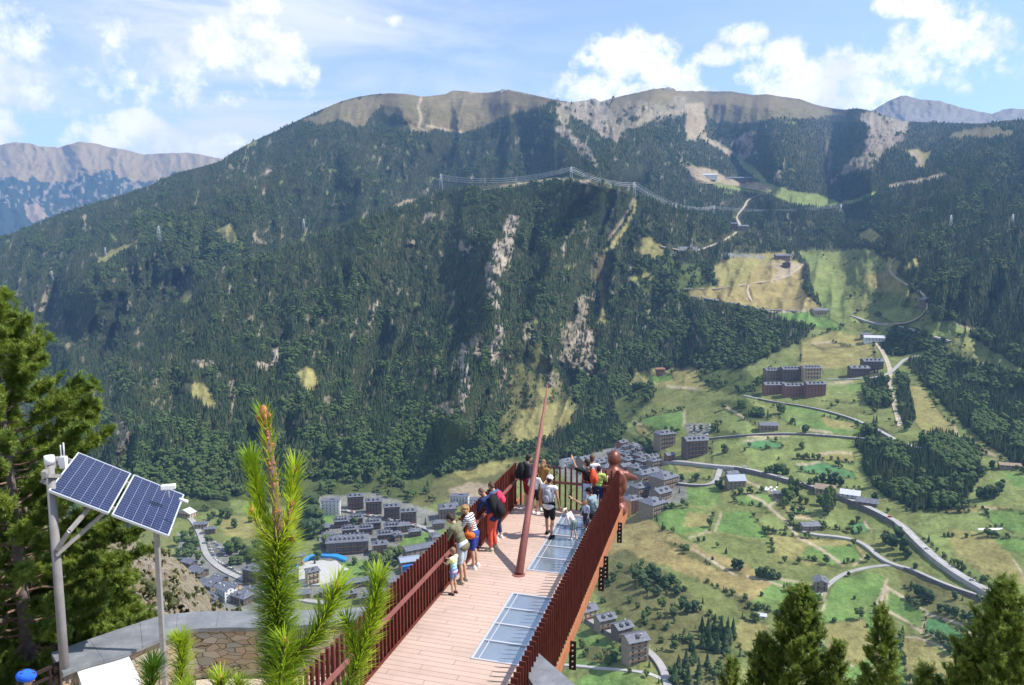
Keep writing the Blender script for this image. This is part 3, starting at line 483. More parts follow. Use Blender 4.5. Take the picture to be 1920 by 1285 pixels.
def tree_mat(name, a, b_, rough=.85):
    def bld(t, p):
        oi = t.add('ShaderNodeObjectInfo').outputs['Random']; n = t.noise(t.coord('Object'), 7, 3, .6)
        c = t.mix(oi, a, b_); t.put(p.inputs['Base Color'], t.mix(t.smooth(n, .35, .65), t.mix(1.0, c, (.7, .72, .7), 'MULTIPLY'), c))
    return material(name, a, rough, build=bld, spec=0.15)
M_con = tree_mat('conifer_foliage', (.034,.062,.026), (.066,.098,.036)); M_dec = tree_mat('broadleaf_foliage', (.060,.098,.030), (.10,.135,.04)); M_bark = material('bark', (.13,.10,.08), .9, var=.3, scale=6)
M_con2 = tree_mat('pale_sunlit_conifer_foliage', (.075,.095,.035), (.115,.125,.05))  # paler conifers, colour also raised to stand in for sunlit crowns
def forest():
    # sample by photo area so that far slopes are as closely wooded as near ones
    sx, sy = 4.3, 4.3
    gx, gy = np.meshgrid(np.arange(-130, 2050, sx), np.arange(170, 1480, sy)); gx = gx.ravel()+rng.uniform(-2.2, 2.2, gx.size); gy = gy.ravel()+rng.uniform(-2.2, 2.2, gy.size)
    gx2 = gx+rng.uniform(-2, 2, gx.size); gy2 = gy+rng.uniform(-2, 2, gx.size)
    # extra, denser set on the far upper slopes where trees show small
    ux, uy = np.meshgrid(np.arange(-130, 2050, 3.0), np.arange(170, 520, 2.8)); ux = ux.ravel()+rng.uniform(-1.5, 1.5, ux.size); uy = uy.ravel()+rng.uniform(-1.5, 1.5, ux.size)
    k = uy < pl(ux, CREST)+30; gx = np.concatenate([gx, gx2[gy2 < 900], ux[k]]); gy = np.concatenate([gy, gy2[gy2 < 900], uy[k]])
    ok = gy > np.interp(gx, GX, sky_y)+1.0; gx, gy = gx[ok], gy[ok]
    c = cover(gx, gy); dens = np.array([CL[q][1] for q in CL])[c]
    n = fbm(gx/16, gy/12, 3, 301); low = gy > pl(gx, [(a, b) for a, b, z in FOOT])
    dens = dens*np.where(low & (c != 0), np.clip(4.0*(n-0.12), 0, 3.5), 1)*np.where(low, 1, np.clip(0.93+1.9*np.minimum(n+.12, 0), 0.12, 1))
    for wd, k_, pts in PATHS+ROADS_CLEAR: dens = np.where(seg_dist(gx, gy, pts) < wd/2+2.5, 0, dens)
    for x0, y0, x1, y1 in CLEAR: dens = np.where((gx > x0) & (gx < x1) & (gy > y0) & (gy < y1), 0, dens)
    keep = rng.rand(gx.size) < dens; gx, gy, c = gx[keep], gy[keep], c[keep]
    hx, hy = [], []
    for i, pts in enumerate(HEDGES):
        if i % 5 == 0: continue
        for a_, b_ in zip(pts[:-1], pts[1:]):
            L_ = math.hypot(a_[0]-b_[0], a_[1]-b_[1]); m_ = int(L_/2.5*(.05+.55*hg.random()))
            for _ in range(m_): t_ = hg.random(); hx.append(a_[0]+(b_[0]-a_[0])*t_+hg.uniform(-1, 1)); hy.append(a_[1]+(b_[1]-a_[1])*t_+hg.uniform(-.6, .6))
    hx = np.array(hx); hy = np.array(hy); okh = np.ones(len(hx), bool)
    for wd, k_, pts in ROADS_CLEAR: okh &= seg_dist(hx, hy, pts) > wd/2
    nh = okh.sum(); gx = np.concatenate([gx, hx[okh]]); gy = np.concatenate([gy, hy[okh]]); c = np.concatenate([c, np.full(nh, list(CL).index('M'))])
    P = ground(gx, gy, -0.6); D = P[:, 1]
    hgt = rng.uniform(6.5, 15, len(gx))*np.where(D > 2400, 1.05, 1); keys = list(CL)
    hi = (c != 0) & (D > 2600); hgt[hi] *= .6
    nb = fbm(gx/40, gy/30, 3, 333)
    leafy = np.isin(c, [keys.index(q) for q in 'LMH']) | ((gy > pl(gx, [(a, b) for a, b, z in FOOT])-90) & (nb > 0.12))
    kind = np.where(leafy & (rng.rand(len(gx)) < .75), 4+rng.randint(0, 2, len(gx)), rng.randint(0, 4, len(gx)))
    n4 = fbm(gx/22, gy/30, 3, 351); kind = np.where((kind < 4) & (rng.rand(len(gx)) < .14+.5*(n4 > .12)), 6, kind); kind = np.where((kind < 4) & (rng.rand(len(gx)) < .7*(fbm(gx/34, gy/18, 3, 361) > .22)), 4, kind)
    bush = np.isin(c, [keys.index(q) for q in 'MHrb']); hgt[bush] *= rng.uniform(.25, .8, bush.sum())
    hid = bpy.data.collections.new('forest_kinds')
    protos = [(cone_tree(1, 8, 5, .19), M_con), (cone_tree(2, 7, 4, .16), M_con), (cone_tree(3, 9, 5, .22), M_con), (cone_tree(4, 7, 4, .2), M_con), (round_tree(5), M_dec), (round_tree(6, 11, .34, .15), M_dec), (cone_tree(9, 8, 4, .2), M_con2)]
    for i, (b, m) in enumerate(protos):
        me = b.mesh('forest_tree'); me.materials.append(m); me.materials.append(M_bark); o = bpy.data.objects.new('%02d' % i, me); hid.objects.link(o)
    me = bpy.data.meshes.new('forest'); me.vertices.add(len(P)); me.vertices.foreach_set('co', P.astype(np.float32).ravel())
    for nm, ty, dat in (('tsize', 'FLOAT', hgt.astype(np.float32)), ('tkind', 'INT', kind.astype(np.int32)), ('tturn', 'FLOAT', rng.uniform(0, 6.28, len(gx)).astype(np.float32))):
        a = me.attributes.new(nm, ty, 'POINT'); a.data.foreach_set('value', dat)
    fo = link(bpy.data.objects.new('forest', me), label='dense dark pine forest covering the mountain slopes with leafy woods low down', cat='forest', kind='stuff')
    g = bpy.data.node_groups.new('plant_forest', 'GeometryNodeTree'); g.interface.new_socket('Geometry', in_out='INPUT', socket_type='NodeSocketGeometry'); g.interface.new_socket('Geometry', in_out='OUTPUT', socket_type='NodeSocketGeometry')
    t = NT(g); gi = t.add('NodeGroupInput'); go = t.add('NodeGroupOutput'); ip = t.add('GeometryNodeInstanceOnPoints'); ci = t.add('GeometryNodeCollectionInfo')
    ci.inputs['Collection'].default_value = hid; ci.inputs['Separate Children'].default_value = True; ci.inputs['Reset Children'].default_value = True
    def attr(nm, ty):
        n = t.add('GeometryNodeInputNamedAttribute'); n.data_type = ty; n.inputs['Name'].default_value = nm; return n.outputs[0]
    t.l.new(gi.outputs[0], ip.inputs['Points']); t.l.new(ci.outputs[0], ip.inputs['Instance']); ip.inputs['Pick Instance'].default_value = True
    t.l.new(attr('tkind', 'INT'), ip.inputs['Instance Index']); cx = t.add('ShaderNodeCombineXYZ'); t.l.new(attr('tturn', 'FLOAT'), cx.inputs[2])
    t.l.new(cx.outputs[0], ip.inputs['Rotation']); t.l.new(attr('tsize', 'FLOAT'), ip.inputs['Scale']); t.l.new(ip.outputs[0], go.inputs[0])
    md = fo.modifiers.new('plant', 'NODES'); md.node_group = g
    print('forest trees', len(P))
ROADS_CLEAR = []; CLEAR = []
# ---------------------------------------------------------------- roads, tracks and the river
def spline(pts, n=6):
    P = np.array(pts, float); k = len(P)
    if k < 3: return np.array([P[0]+(P[-1]-P[0])*i/(n*2) for i in range(n*2+1)])
    out = []
    for i in range(k-1):
        p0, p1, p2, p3 = P[max(i-1, 0)], P[i], P[i+1], P[min(i+2, k-1)]
        for t in np.arange(n)/n: out.append(0.5*(2*p1+(p2-p0)*t+(2*p0-5*p1+4*p2-p3)*t*t+(3*p1-p0-3*p2+p3)*t**3))
    out.append(P[-1]); return np.array(out)
M_road = material('asphalt', (.33, .32, .31), .85, var=.15, scale=.12); M_track = material('gravel_track', (.40, .34, .25), .95, var=.2, scale=.15); M_line = material('road_paint', (.75, .75, .72), .6)
M_rwall = material('retaining_wall_stone', (.13, .12, .115), .9, var=.35, scale=.35); M_conc = material('concrete', (.42, .41, .39), .85, var=.12, scale=.5); M_water = material('river_water', (.10, .13, .12), .15, spec=.5)
def ribbon(pts, width, lift=0.6):
    s = spline(pts); P = ground(s[:, 0], s[:, 1])
    for _ in range(3): P[1:-1] = (P[:-2]+2*P[1:-1]+P[2:])/4
    T = np.gradient(P[:, :2], axis=0); T /= np.linalg.norm(T, axis=1)[:, None]+1e-9; N = np.stack([-T[:, 1], T[:, 0]], 1)
    P[:, 2] += lift
    def off(o, dz=0): q = P.copy(); q[:, :2] += N*o; q[:, 2] += dz; return q
    return off
def road(name, pts, width, label, mat=None, lift=0.6, kind='structure', line=False, wall=None, cat='road', clear=7):
    off = ribbon(pts, width, lift); L, Rr = off(width/2), off(-width/2); n = len(L); dn = 2.0+lift*1.5
    v = np.concatenate([L, Rr, L-[0, 0, dn], Rr-[0, 0, dn]]); b = MB()
    i = range(n-1)
    b.add(v, [(k, n+k, n+k+1, k+1) for k in i], 0); b.f += [(k, k+1, 2*n+k+1, 2*n+k) for k in i]+[(n+k, 3*n+k, 3*n+k+1, n+k+1) for k in i]; b.m += [0]*(2*n-2); b.smooth += [False]*(2*n-2)
    o = b.build(name, [mat or M_road], kind=kind, label=label, cat=cat)
    if line:
        a, c = off(.25, .15), off(-.25, .15); q = MB(); q.add(np.concatenate([a, c]), [(k, n+k, n+k+1, k+1) for k in i if (k//2) % 2 == 0]); q.build('lane_marking', M_line, o)
    if wall:
        a0, a1, h, lab = wall; k0, k1 = int(a0*(n-1)), int(a1*(n-1))
        sd = -1 if L[n//2][1] > Rr[n//2][1] else 1
        A = off(sd*(width/2+.15), .7)[k0:k1+1]; B = off(sd*(width/2+.75), .7)[k0:k1+1]; m = len(A); C = off(sd*(width/2+1.6), -h)[k0:k1+1]; D_ = off(sd*(width/2+.05), -h)[k0:k1+1]
        w = MB(); w.add(np.concatenate([A, B, C, D_]), [(k, m+k, m+k+1, k+1) for k in range(m-1)]+[(m+k, 2*m+k, 2*m+k+1, m+k+1) for k in range(m-1)]+[(3*m+k, k, k+1, 3*m+k+1) for k in range(m-1)])
        w.build('retaining_wall', M_rwall, label=lab, cat='wall')
    ROADS_CLEAR.append((clear, 'P', pts)); return o
road('road', [(1238,872),(1262,868),(1300,872),(1345,877),(1380,880),(1420,888),(1480,904),(1540,922),(1600,944),(1650,967),(1690,990),(1718,1018),(1755,1052),(1800,1084),(1850,1113),(1890,1138),(1940,1165),(2010,1200)], 7.5, 'grey main road running down the right side of the valley', lift=3.4, line=True, wall=(.24, .58, 7.5, 'long dark retaining wall below the main road near the farmhouses'), clear=16)
road('road', [(1226,903),(1262,906),(1295,910),(1325,910),(1342,903),(1347,890),(1352,880),(1368,876)], 7, 'grey road bending up in a loop to join the main road beside the barn', lift=1.2, wall=(0,.6,4,'stone wall under the looping road beside the village'), clear=13)
road('road', [(1505,998),(1530,1004),(1570,1008),(1604,1015),(1628,1028),(1648,1046),(1676,1060),(1710,1070),(1750,1088),(1790,1104),(1830,1117),(1868,1130)], 5, 'narrow lane from the small farm to the main road', lift=1.4, wall=(.62, 1, 7, 'dark wall under the lane where it meets the main road'), clear=9)
road('road', [(1536,1118),(1552,1098),(1580,1078),(1612,1068),(1648,1062),(1674,1060)], 4.5, 'short lane leading to the chalet in the meadow', lift=.5, clear=8)
road('road', [(1318,824),(1340,822),(1380,818),(1450,814),(1520,815),(1580,820),(1625,824),(1680,830),(1725,842)], 6.5, 'grey road crossing the meadows above the village', lift=1.2, wall=(.1,.75,4,'low wall below the road crossing the meadows'), clear=10)
road('road', [(1395,742),(1440,752),(1470,757),(1520,765),(1570,777),(1612,791),(1645,806),(1684,828)], 6, 'pale road slanting down below the apartment blocks', lift=1.0, wall=(.1,.7,4.5,'dark embankment wall below the slanting pale road'), clear=9)
road('road', [(1548,712),(1600,711),(1640,708),(1668,700),(1690,680),(1702,672),(1724,668)], 6, 'road behind the apartment blocks rising to the right', lift=.8, clear=8)
road('path', [(1640,640),(1655,660),(1668,690),(1668,712),(1673,740),(1680,770),(1688,800)], 7, 'pale stony torrent bed between dark trees', mat=M_track, lift=.3, clear=8)
road('road', [(1285,554),(1340,562),(1400,574),(1440,581),(1530,584)], 7, 'upper road along the edge of the dry meadows', lift=.8, clear=6)
road('path', [(1280,541),(1340,542),(1400,532),(1460,524),(1488,510),(1506,496)], 9, 'pale track climbing through the dry meadows', mat=M_track, lift=.5, clear=6)
road('path', [(1405,534),(1402,550),(1412,566),(1428,580)], 6, 'short linking track between two meadow roads', mat=M_track, lift=.5, clear=5)
road('road', [(1596,592),(1640,606),(1700,614),(1740,628),(1784,640)], 8, 'grey road below the wooded right slope', lift=.8, clear=7)
road('path', [(1640,606),(1690,606),(1724,596),(1740,576),(1732,550),(1700,532),(1668,508),(1682,482)], 6, 'winding track up the right-hand clearing', mat=M_track, lift=.5, clear=6)
road('path', [(1236,461),(1290,470),(1330,462),(1372,442),(1388,424),(1380,406),(1396,388),(1404,374),(1436,362)], 8, 'winding pale access road up to the ski meadow', mat=M_track, lift=.6, clear=6)
road('road', [(1066,1132),(1100,1160),(1126,1176),(1160,1194),(1196,1210),(1226,1232),(1246,1262),(1254,1300)], 6.0, 'grey road in front of the row of stone houses', lift=1.0, wall=(0,.95,3.5,'low stone wall edging the road in front of the stone houses'), clear=13)
road('path', [(1040,1246),(1092,1250),(1130,1254),(1180,1258),(1216,1264),(1240,1274)], 3.4, 'pale footpath below the stone houses', mat=M_conc, lift=.6, clear=9)
road('road', [(638,957),(690,967),(740,978),(788,989),(812,1000),(808,1020),(796,1044)], 8, 'street between the rows of apartment blocks in the town', lift=1.5, wall=(0,.62,6,'dark wall below the street between the apartment rows'), clear=10)
road('road', [(352,968),(366,984),(378,1010),(386,1040),(412,1066),(452,1086),(500,1104),(556,1124),(640,1136)], 7, 'curved street along the town car park', lift=1.2, clear=12)
road('river', [(350,975),(364,992),(373,1018),(380,1044),(406,1072),(448,1093),(498,1112),(552,1132),(640,1146)], 8, 'dark walled river curving beside the street', mat=M_water, lift=-.5, cat='river', clear=12)
road('path', [(905,356),(960,347),(1030,337),(1072,339),(1120,347)], 5, 'track along the crest under the power line', mat=M_track, lift=.4, clear=5)
road('path', [(1282,340),(1340,345),(1400,352),(1440,360)], 9, 'road in front of the ski station', mat=M_track, lift=.6, clear=6)

# ---------------------------------------------------------------- buildings
def slate(t, p):
    oc = t.coord(); n = t.noise(oc, .5, 5, .6); t.put(p.inputs['Base Color'], t.ramp(n, [(.3, (.065,.072,.092)), (.7, (.165,.175,.205))]))
M_slate = material('slate_roof', (.17,.18,.21), .55, build=slate, spec=.5); M_tin = material('pale_metal_roof', (.50,.51,.54), .4, spec=.5, var=.1, scale=.4)
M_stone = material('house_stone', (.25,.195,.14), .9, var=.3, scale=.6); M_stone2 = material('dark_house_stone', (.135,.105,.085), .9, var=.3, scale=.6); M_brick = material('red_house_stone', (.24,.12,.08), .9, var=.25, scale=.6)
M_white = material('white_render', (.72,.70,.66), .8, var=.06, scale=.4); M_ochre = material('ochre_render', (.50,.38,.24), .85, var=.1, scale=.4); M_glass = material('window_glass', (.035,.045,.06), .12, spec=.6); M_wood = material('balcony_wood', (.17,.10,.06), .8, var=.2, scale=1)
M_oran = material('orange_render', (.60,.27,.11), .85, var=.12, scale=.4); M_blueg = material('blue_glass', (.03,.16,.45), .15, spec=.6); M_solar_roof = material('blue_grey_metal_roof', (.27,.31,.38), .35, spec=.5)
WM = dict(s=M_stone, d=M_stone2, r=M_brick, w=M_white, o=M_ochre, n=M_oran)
hr = random.Random(5)
def house(x, y, wpx, hpx, ratio, yaw, roof, wall, label, group=None, name='house', cat='house', wins=None, dorm=0, chim=1, rm=None, balc=True, pitch=.42, st=None):
    D = gdist(x, y); m = D/F; w = wpx*m; h = hpx*m/math.cos(.3); d = w*ratio; p = gp(x, y)
    e = empty(name, p, R(yaw), label=label, cat=cat, group=group); wm = WM[wall]; fd = max(6, .35*d)
    b = MB(); b.box((0, 0, (h-fd)/2), (w, d, h+fd))
    rh = 0
    if roof == 'x': rh = w/2*pitch                               # gable facing the front
    if roof in 'gh': rh = d/2*pitch
    if roof == 'g': b.add([(-w/2,-d/2,h),(-w/2,d/2,h),(-w/2,0,h+rh),(w/2,-d/2,h),(w/2,d/2,h),(w/2,0,h+rh)], [(0,2,1),(3,4,5)])
    if roof == 'x': b.add([(-w/2,-d/2,h),(w/2,-d/2,h),(0,-d/2,h+rh),(-w/2,d/2,h),(w/2,d/2,h),(0,d/2,h+rh)], [(0,1,2),(3,5,4)])
    b.build('wall', wm, e)
    r = MB(); o = min(1.2, .07*w+.35); th = .35
    def slab(q):
        q = [Vector(v) for v in q]; nn = (q[1]-q[0]).cross(q[-1]-q[0]).normalized()
        if nn.z < 0: nn = -nn; q = q[::-1]
        k = len(q); r.add([v+nn*.02 for v in q]+[v+nn*th for v in q], [tuple(reversed(range(k))), tuple(range(k, 2*k))]+[(i, (i+1) % k, k+(i+1) % k, k+i) for i in range(k)])
    W, Dp = w/2+o, d/2+o; dz = o*pitch
    if roof == 'g': slab([(-W,-Dp,h-dz),(W,-Dp,h-dz),(W,0,h+rh),(-W,0,h+rh)]); slab([(W,Dp,h-dz),(-W,Dp,h-dz),(-W,0,h+rh),(W,0,h+rh)])
    elif roof == 'x': slab([(-W,-Dp,h-dz),(0,-Dp,h+rh),(0,Dp,h+rh),(-W,Dp,h-dz)]); slab([(W,Dp,h-dz),(0,Dp,h+rh),(0,-Dp,h+rh),(W,-Dp,h-dz)])
    elif roof == 'h':
        q = max(0, w/2-d/2*.8); slab([(-W,-Dp,h-dz),(W,-Dp,h-dz),(q,0,h+rh),(-q,0,h+rh)]); slab([(W,Dp,h-dz),(-W,Dp,h-dz),(-q,0,h+rh),(q,0,h+rh)]); slab([(W,-Dp,h-dz),(W,Dp,h-dz),(q,0,h+rh)]); slab([(-W,Dp,h-dz),(-W,-Dp,h-dz),(-q,0,h+rh)])
    else: r.box((0, 0, h+.25), (w+.8, d+.8, .5)); r.box((w*.1, d*.1, h+1.1), (w*.22, d*.3, 1.3))
    ro = r.build('roof', rm or M_slate, e)
    cm = None
    for i in range(chim):
        c = MB(); c.box((0, 0, .7), (1.1, .9, 2.6)); c.box((0, 0, 2.1), (1.4, 1.2, .2))
        if cm is None: cm = c.mesh('chimney'); cm.materials.append(M_white if wall == 'w' else M_conc)
        cx = hr.uniform(-.36, .36)*w; cy = hr.choice((-.2, .2))*d; zz = h+(rh*(1-abs(cy)/(d/2)) if roof in 'gh' else rh*(1-abs(cx)/(w/2)) if roof == 'x' else 0)
        if roof == 'h' and abs(cx) > w/2-d/2*.8: cx *= .4
        co = link(bpy.data.objects.new('chimney', cm), ro); co.location = (cx, cy, zz-.6)
    if dorm:
        c = MB(); s_ = min(2.4, w/(dorm*1.7)); c.box((0, 0, s_*.3), (s_*.8, s_*1.2, s_*.9)); c.add([(-s_*.55,-s_*.7,s_*.7),(s_*.55,-s_*.7,s_*.7),(0,-s_*.7,s_*1.15),(-s_*.55,s_*.9,s_*.7),(s_*.55,s_*.9,s_*.7),(0,s_*.9,s_*1.15)], [(0,1,2),(3,5,4),(0,2,5,3),(1,4,5,2),(0,3,4,1)], 1); c.box((0, -s_*.62, s_*.3), (s_*.5, .08, s_*.5), mi=2)
        dm = c.mesh('dormer'); [dm.materials.append(q) for q in (wm, M_slate, M_glass)]
        for i in range(dorm):
            for sy in ((1, -1) if dorm > 3 else (1,)):
                do = link(bpy.data.objects.new('dormer', dm), ro); fx = ((i+.5)/dorm-.5)*w*.86; do.location = (fx, -sy*d*.30, h+(rh*.40 if roof != 'f' else 0)-.2); do.rotation_euler = (0, 0, 0 if sy > 0 else math.pi)
                if roof == 'x': do.location = (-w*.28, fx/w*d, h+rh*.4-.2); do.rotation_euler = (0, 0, -math.pi/2)
    # windows on the two faces that the viewpoint sees
    ns = st or max(1, round(h/3.1)); nx = wins or max(1, min(6, int(w/4.2))); ny = max(1, min(3, int(d/4.5)))
    wx, wh = min(1.5, w/nx*.5), min(1.5, h/ns*.5)
    a = MB(); a.box((0, 0, 0), (wx, .14, wh)); wmh = a.mesh('window'); wmh.materials.append(M_glass)
    bmesh_ = None
    for s_ in range(ns):
        z = h*(s_+.55)/ns
        for i in range(nx):
            q = link(bpy.data.objects.new('window', wmh), e); q.location = (((i+.5)/nx-.5)*w, -d/2-.05, z)
        for i in range(ny):
            for sg in ((1,) if x < 1500 else (1, -1)):
                q = link(bpy.data.objects.new('window', wmh), e); q.location = (sg*(w/2+.05), ((i+.5)/ny-.5)*d, z); q.rotation_euler = (0, 0, math.pi/2)
        if balc and s_ > 0 and (s_ % 2 == 1 or wall in 'wn'):
            if bmesh_ is None:
                c = MB(); c.box((0, 0, 0), (w*.8, 1.3, .18)); c.box((0, -.6, .5), (w*.8, .1, 1.0)); bmesh_ = c.mesh('balcony'); bmesh_.materials.append(M_conc if wall in 'w' else M_wood)
            q = link(bpy.data.objects.new('balcony', bmesh_), e); q.location = (0, -d/2-.65, z-h/ns*.5)
    k = m; CLEAR.append((x-wpx*.6-2, y-hpx*.2-wpx*ratio*.3-3, x+wpx*.6+2, y+wpx*ratio*.22+3)); return e
H = house
# town on the left: hotel, upper row, middle rows, large block
H(621,964,34,26,.5,6,'f','w','white striped hotel with flat roof left of the upper row of blocks',name='hotel',cat='hotel',st=5,wins=5)
for i, (x, y) in enumerate([(667,953),(701,962),(735,972),(766,981)]):
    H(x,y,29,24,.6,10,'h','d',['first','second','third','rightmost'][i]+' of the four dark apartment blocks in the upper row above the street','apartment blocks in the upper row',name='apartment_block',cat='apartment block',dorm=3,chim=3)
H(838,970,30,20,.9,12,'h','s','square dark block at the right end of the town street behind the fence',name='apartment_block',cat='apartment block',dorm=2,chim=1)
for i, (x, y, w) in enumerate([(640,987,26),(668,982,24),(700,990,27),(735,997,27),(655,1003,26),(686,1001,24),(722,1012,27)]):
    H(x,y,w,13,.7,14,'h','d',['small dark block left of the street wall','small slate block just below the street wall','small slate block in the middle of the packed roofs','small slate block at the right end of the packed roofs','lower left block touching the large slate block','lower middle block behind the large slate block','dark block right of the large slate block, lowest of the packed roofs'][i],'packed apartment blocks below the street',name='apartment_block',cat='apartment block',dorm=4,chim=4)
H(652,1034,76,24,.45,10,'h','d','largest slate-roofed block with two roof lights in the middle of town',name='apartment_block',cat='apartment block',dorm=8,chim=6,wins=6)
H(712,1036,26,18,.8,14,'h','s','small stone annexe right of the largest slate block',name='apartment_block',cat='apartment block',dorm=2)
eH = H(790,1046,66,22,.35,28,'g','s','sports hall with dark sloping roof beside the blue glass front',name='sports_hall',cat='sports hall',chim=0,balc=False,pitch=.3)
e2 = H(768,1070,36,22,.7,20,'g','s','blue glass fronted sports hall next to the deck railing',name='sports_hall',cat='sports hall',chim=0,balc=False,rm=M_solar_roof,pitch=.25)
q = MB(); q.box((0, 0, 0), (22, .5, 9)); q.box((0, -1.5, 4), (23, 3, .4)); q = q.build('glass_front', M_blueg, e2); q.location = (0, -14.2, 9)
H(586,1094,22,26,.9,30,'h','o','ochre house with slate roof just right of the young pine',dorm=1)
H(560,1060,20,20,.8,20,'h','o','tall ochre block partly hidden by the young pine',name='apartment_block',cat='apartment block')
H(620,1118,40,10,.3,-8,'g','d','long low terrace with dark roof behind the wall by the pine',name='terrace_house',chim=3)
H(668,1100,44,12,.4,24,'g','s','long slate roofed building left of the second pine shoot',name='terrace_house',chim=1)
H(700,1118,30,10,.6,20,'g','w','white walled building with dark roof close to the left railing',chim=1)
# left town
H(424,1122,34,22,.7,-38,'g','w','white chalet hotel with balconies above the slate wall cap',name='hotel',cat='hotel',st=4,chim=2)
H(455,1128,36,14,.7,-30,'h','d','dark slate roofed house right of the white chalet hotel',dorm=1)
H(392,1104,36,12,.6,-30,'g','s','long slate roof behind the white chalet hotel',chim=2)
H(372,1078,34,10,.6,-30,'g','d','slate roofed house at the edge of the rocky spur, middle one')
H(356,1062,26,10,.6,-30,'g','d','slate roofed house at the edge of the rocky spur, farthest one')
H(384,1142,36,8,.7,0,'g','s','slate roof just above the slate wall cap left of the white chalet hotel',chim=1)
H(378,990,24,9,.5,10,'g','o','pale house behind the car park, nearest the solar panel')
H(395,1000,20,10,.5,10,'g','s','grey barn like house at the head of the car park')
H(350,968,30,8,.5,-20,'x','o','pale tin roofed shed by the solar panel corner',name='shed',cat='shed',rm=M_tin,chim=0)
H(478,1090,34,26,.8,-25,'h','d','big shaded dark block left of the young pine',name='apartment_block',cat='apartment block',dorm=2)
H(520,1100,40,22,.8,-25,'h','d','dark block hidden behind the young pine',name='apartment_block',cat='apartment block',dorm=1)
# construction and buildings behind the railing
H(862,945,34,16,.6,-6,'f','w','white flat-roofed building behind the left railing',name='apartment_block',cat='apartment block')
H(900,950,38,14,.5,-4,'f','w','long pale building with grey roof behind the bald man',name='warehouse',cat='warehouse',chim=0,balc=False)
# right village cluster
vil = [(1066,872,34,9,.6,'g','w'),(1098,872,30,12,.8,'g','s'),(1120,880,26,14,.8,'g','s'),(1176,862,22,12,.8,'h','r'),(1166,852,20,9,.8,'h','d'),(1186,856,22,10,.8,'h','s'),(1200,864,22,12,.8,'h','r'),(1178,874,24,14,.8,'h','r'),(1206,878,24,16,.8,'h','d'),(1226,880,22,18,.8,'h','s'),(1192,892,26,18,.8,'h','s'),(1212,905,44,20,.5,'h','s')]
vl = ['pale long-roofed house behind the far railing','gabled stone house left of the statue head','stone house half hidden by the statue head','small red-walled house just right of the statue head','highest slate roof behind the statue head','slate-roofed house high in the packed village','red-walled house in the middle of the packed village','red stone house beside the statue shoulder','dark stone house among the packed roofs','stone house at the right edge of the packed roofs','stone house with dormers above the statue arm','long stone block level with the statue arm']
for (x, y, w, h, r_, rf, wl), lab in zip(vil, vl): H(x,y,w,h,r_,34,rf,wl,lab,'houses packed behind the statue',dorm=2,chim=2)
H(1202,932,36,22,.7,34,'h','s','stone block just right of the statue hips',dorm=3,chim=2,name='apartment_block',cat='apartment block')
H(1244,914,42,22,.9,38,'h','s','large square stone block with slate hip roof beside the looping road',dorm=2,chim=1,name='apartment_block',cat='apartment block')
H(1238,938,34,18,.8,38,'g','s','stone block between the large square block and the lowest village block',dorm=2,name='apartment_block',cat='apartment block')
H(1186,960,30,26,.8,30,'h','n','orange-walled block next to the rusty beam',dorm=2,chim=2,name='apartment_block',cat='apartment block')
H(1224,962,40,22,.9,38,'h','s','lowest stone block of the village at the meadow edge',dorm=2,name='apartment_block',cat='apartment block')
H(1246,838,34,26,.7,22,'h','s','stone apartment block above the village next to the scrap yard',dorm=3,chim=4,name='apartment_block',cat='apartment block')
H(1302,854,42,30,.6,12,'g','d','dark timber-balconied apartment block above the village road',dorm=4,chim=4,name='apartment_block',cat='apartment block')
H(1255,866,16,14,.8,20,'g','r','narrow red stone house below the two big apartment blocks')
H(1378,914,32,16,.7,6,'g','s','barn with large blue-grey roof beside the looping road',name='barn',cat='barn',rm=M_solar_roof,chim=0,balc=False,pitch=.7)
H(1372,894,20,8,.7,10,'g','s','small farmhouse behind the barn with blue-grey roof')
H(1548,924,34,10,.8,-30,'g','o','brown-roofed farmhouse by the main road, left of three',rm=M_stone,chim=0)
H(1594,934,32,10,.8,-28,'g','w','pale tin-roofed farmhouse by the main road, middle of three',rm=M_tin)
H(1626,948,34,9,.7,-28,'g','s','slate roofed farmhouse by the main road, right of three')
H(1462,930,22,6,.6,-20,'g','s','tiny stone shed beside the tall poplars',name='shed',cat='shed',chim=0,balc=False)
H(1517,992,32,9,.6,6,'g','s','low slate-roofed farmhouse in the meadow with a hedge on its right',chim=2,balc=False)
H(1538,1104,22,16,1.1,-15,'x','s','stone chalet with slate roof at the end of the short lane',chim=1)
H(1425,1158,20,6,.5,-14,'g','w','small pale shed in the lower meadow by the hedge',name='shed',cat='shed',rm=M_tin,chim=0,balc=False)
H(1892,878,34,7,.4,-16,'g','s','long stone barn in the meadow at the right edge',name='barn',cat='barn',chim=0,balc=False,rm=M_stone)
H(1440,806,32,10,.6,-6,'g','s','chalet with wide slate roof beside the meadow road',chim=2)
ex = random.Random(9)
for k, (x, y) in enumerate([(1134,872),(1148,878),(1160,872),(1160,884),(1172,886),(1152,862),(1166,842),(1178,848),(1190,846),(1200,854),(1212,866),(1222,868),(1150,890),(1138,888),(1204,890),(1222,893)]):
    H(x,y,ex.uniform(16,22),ex.uniform(9,14),.8,ex.choice((30,36,-52)),ex.choice('gh'),ex.choice('ssdro'),'small slate-roofed house packed among the village roofs behind the statue','houses packed behind the statue',dorm=ex.choice((0,1,2)),chim=2)
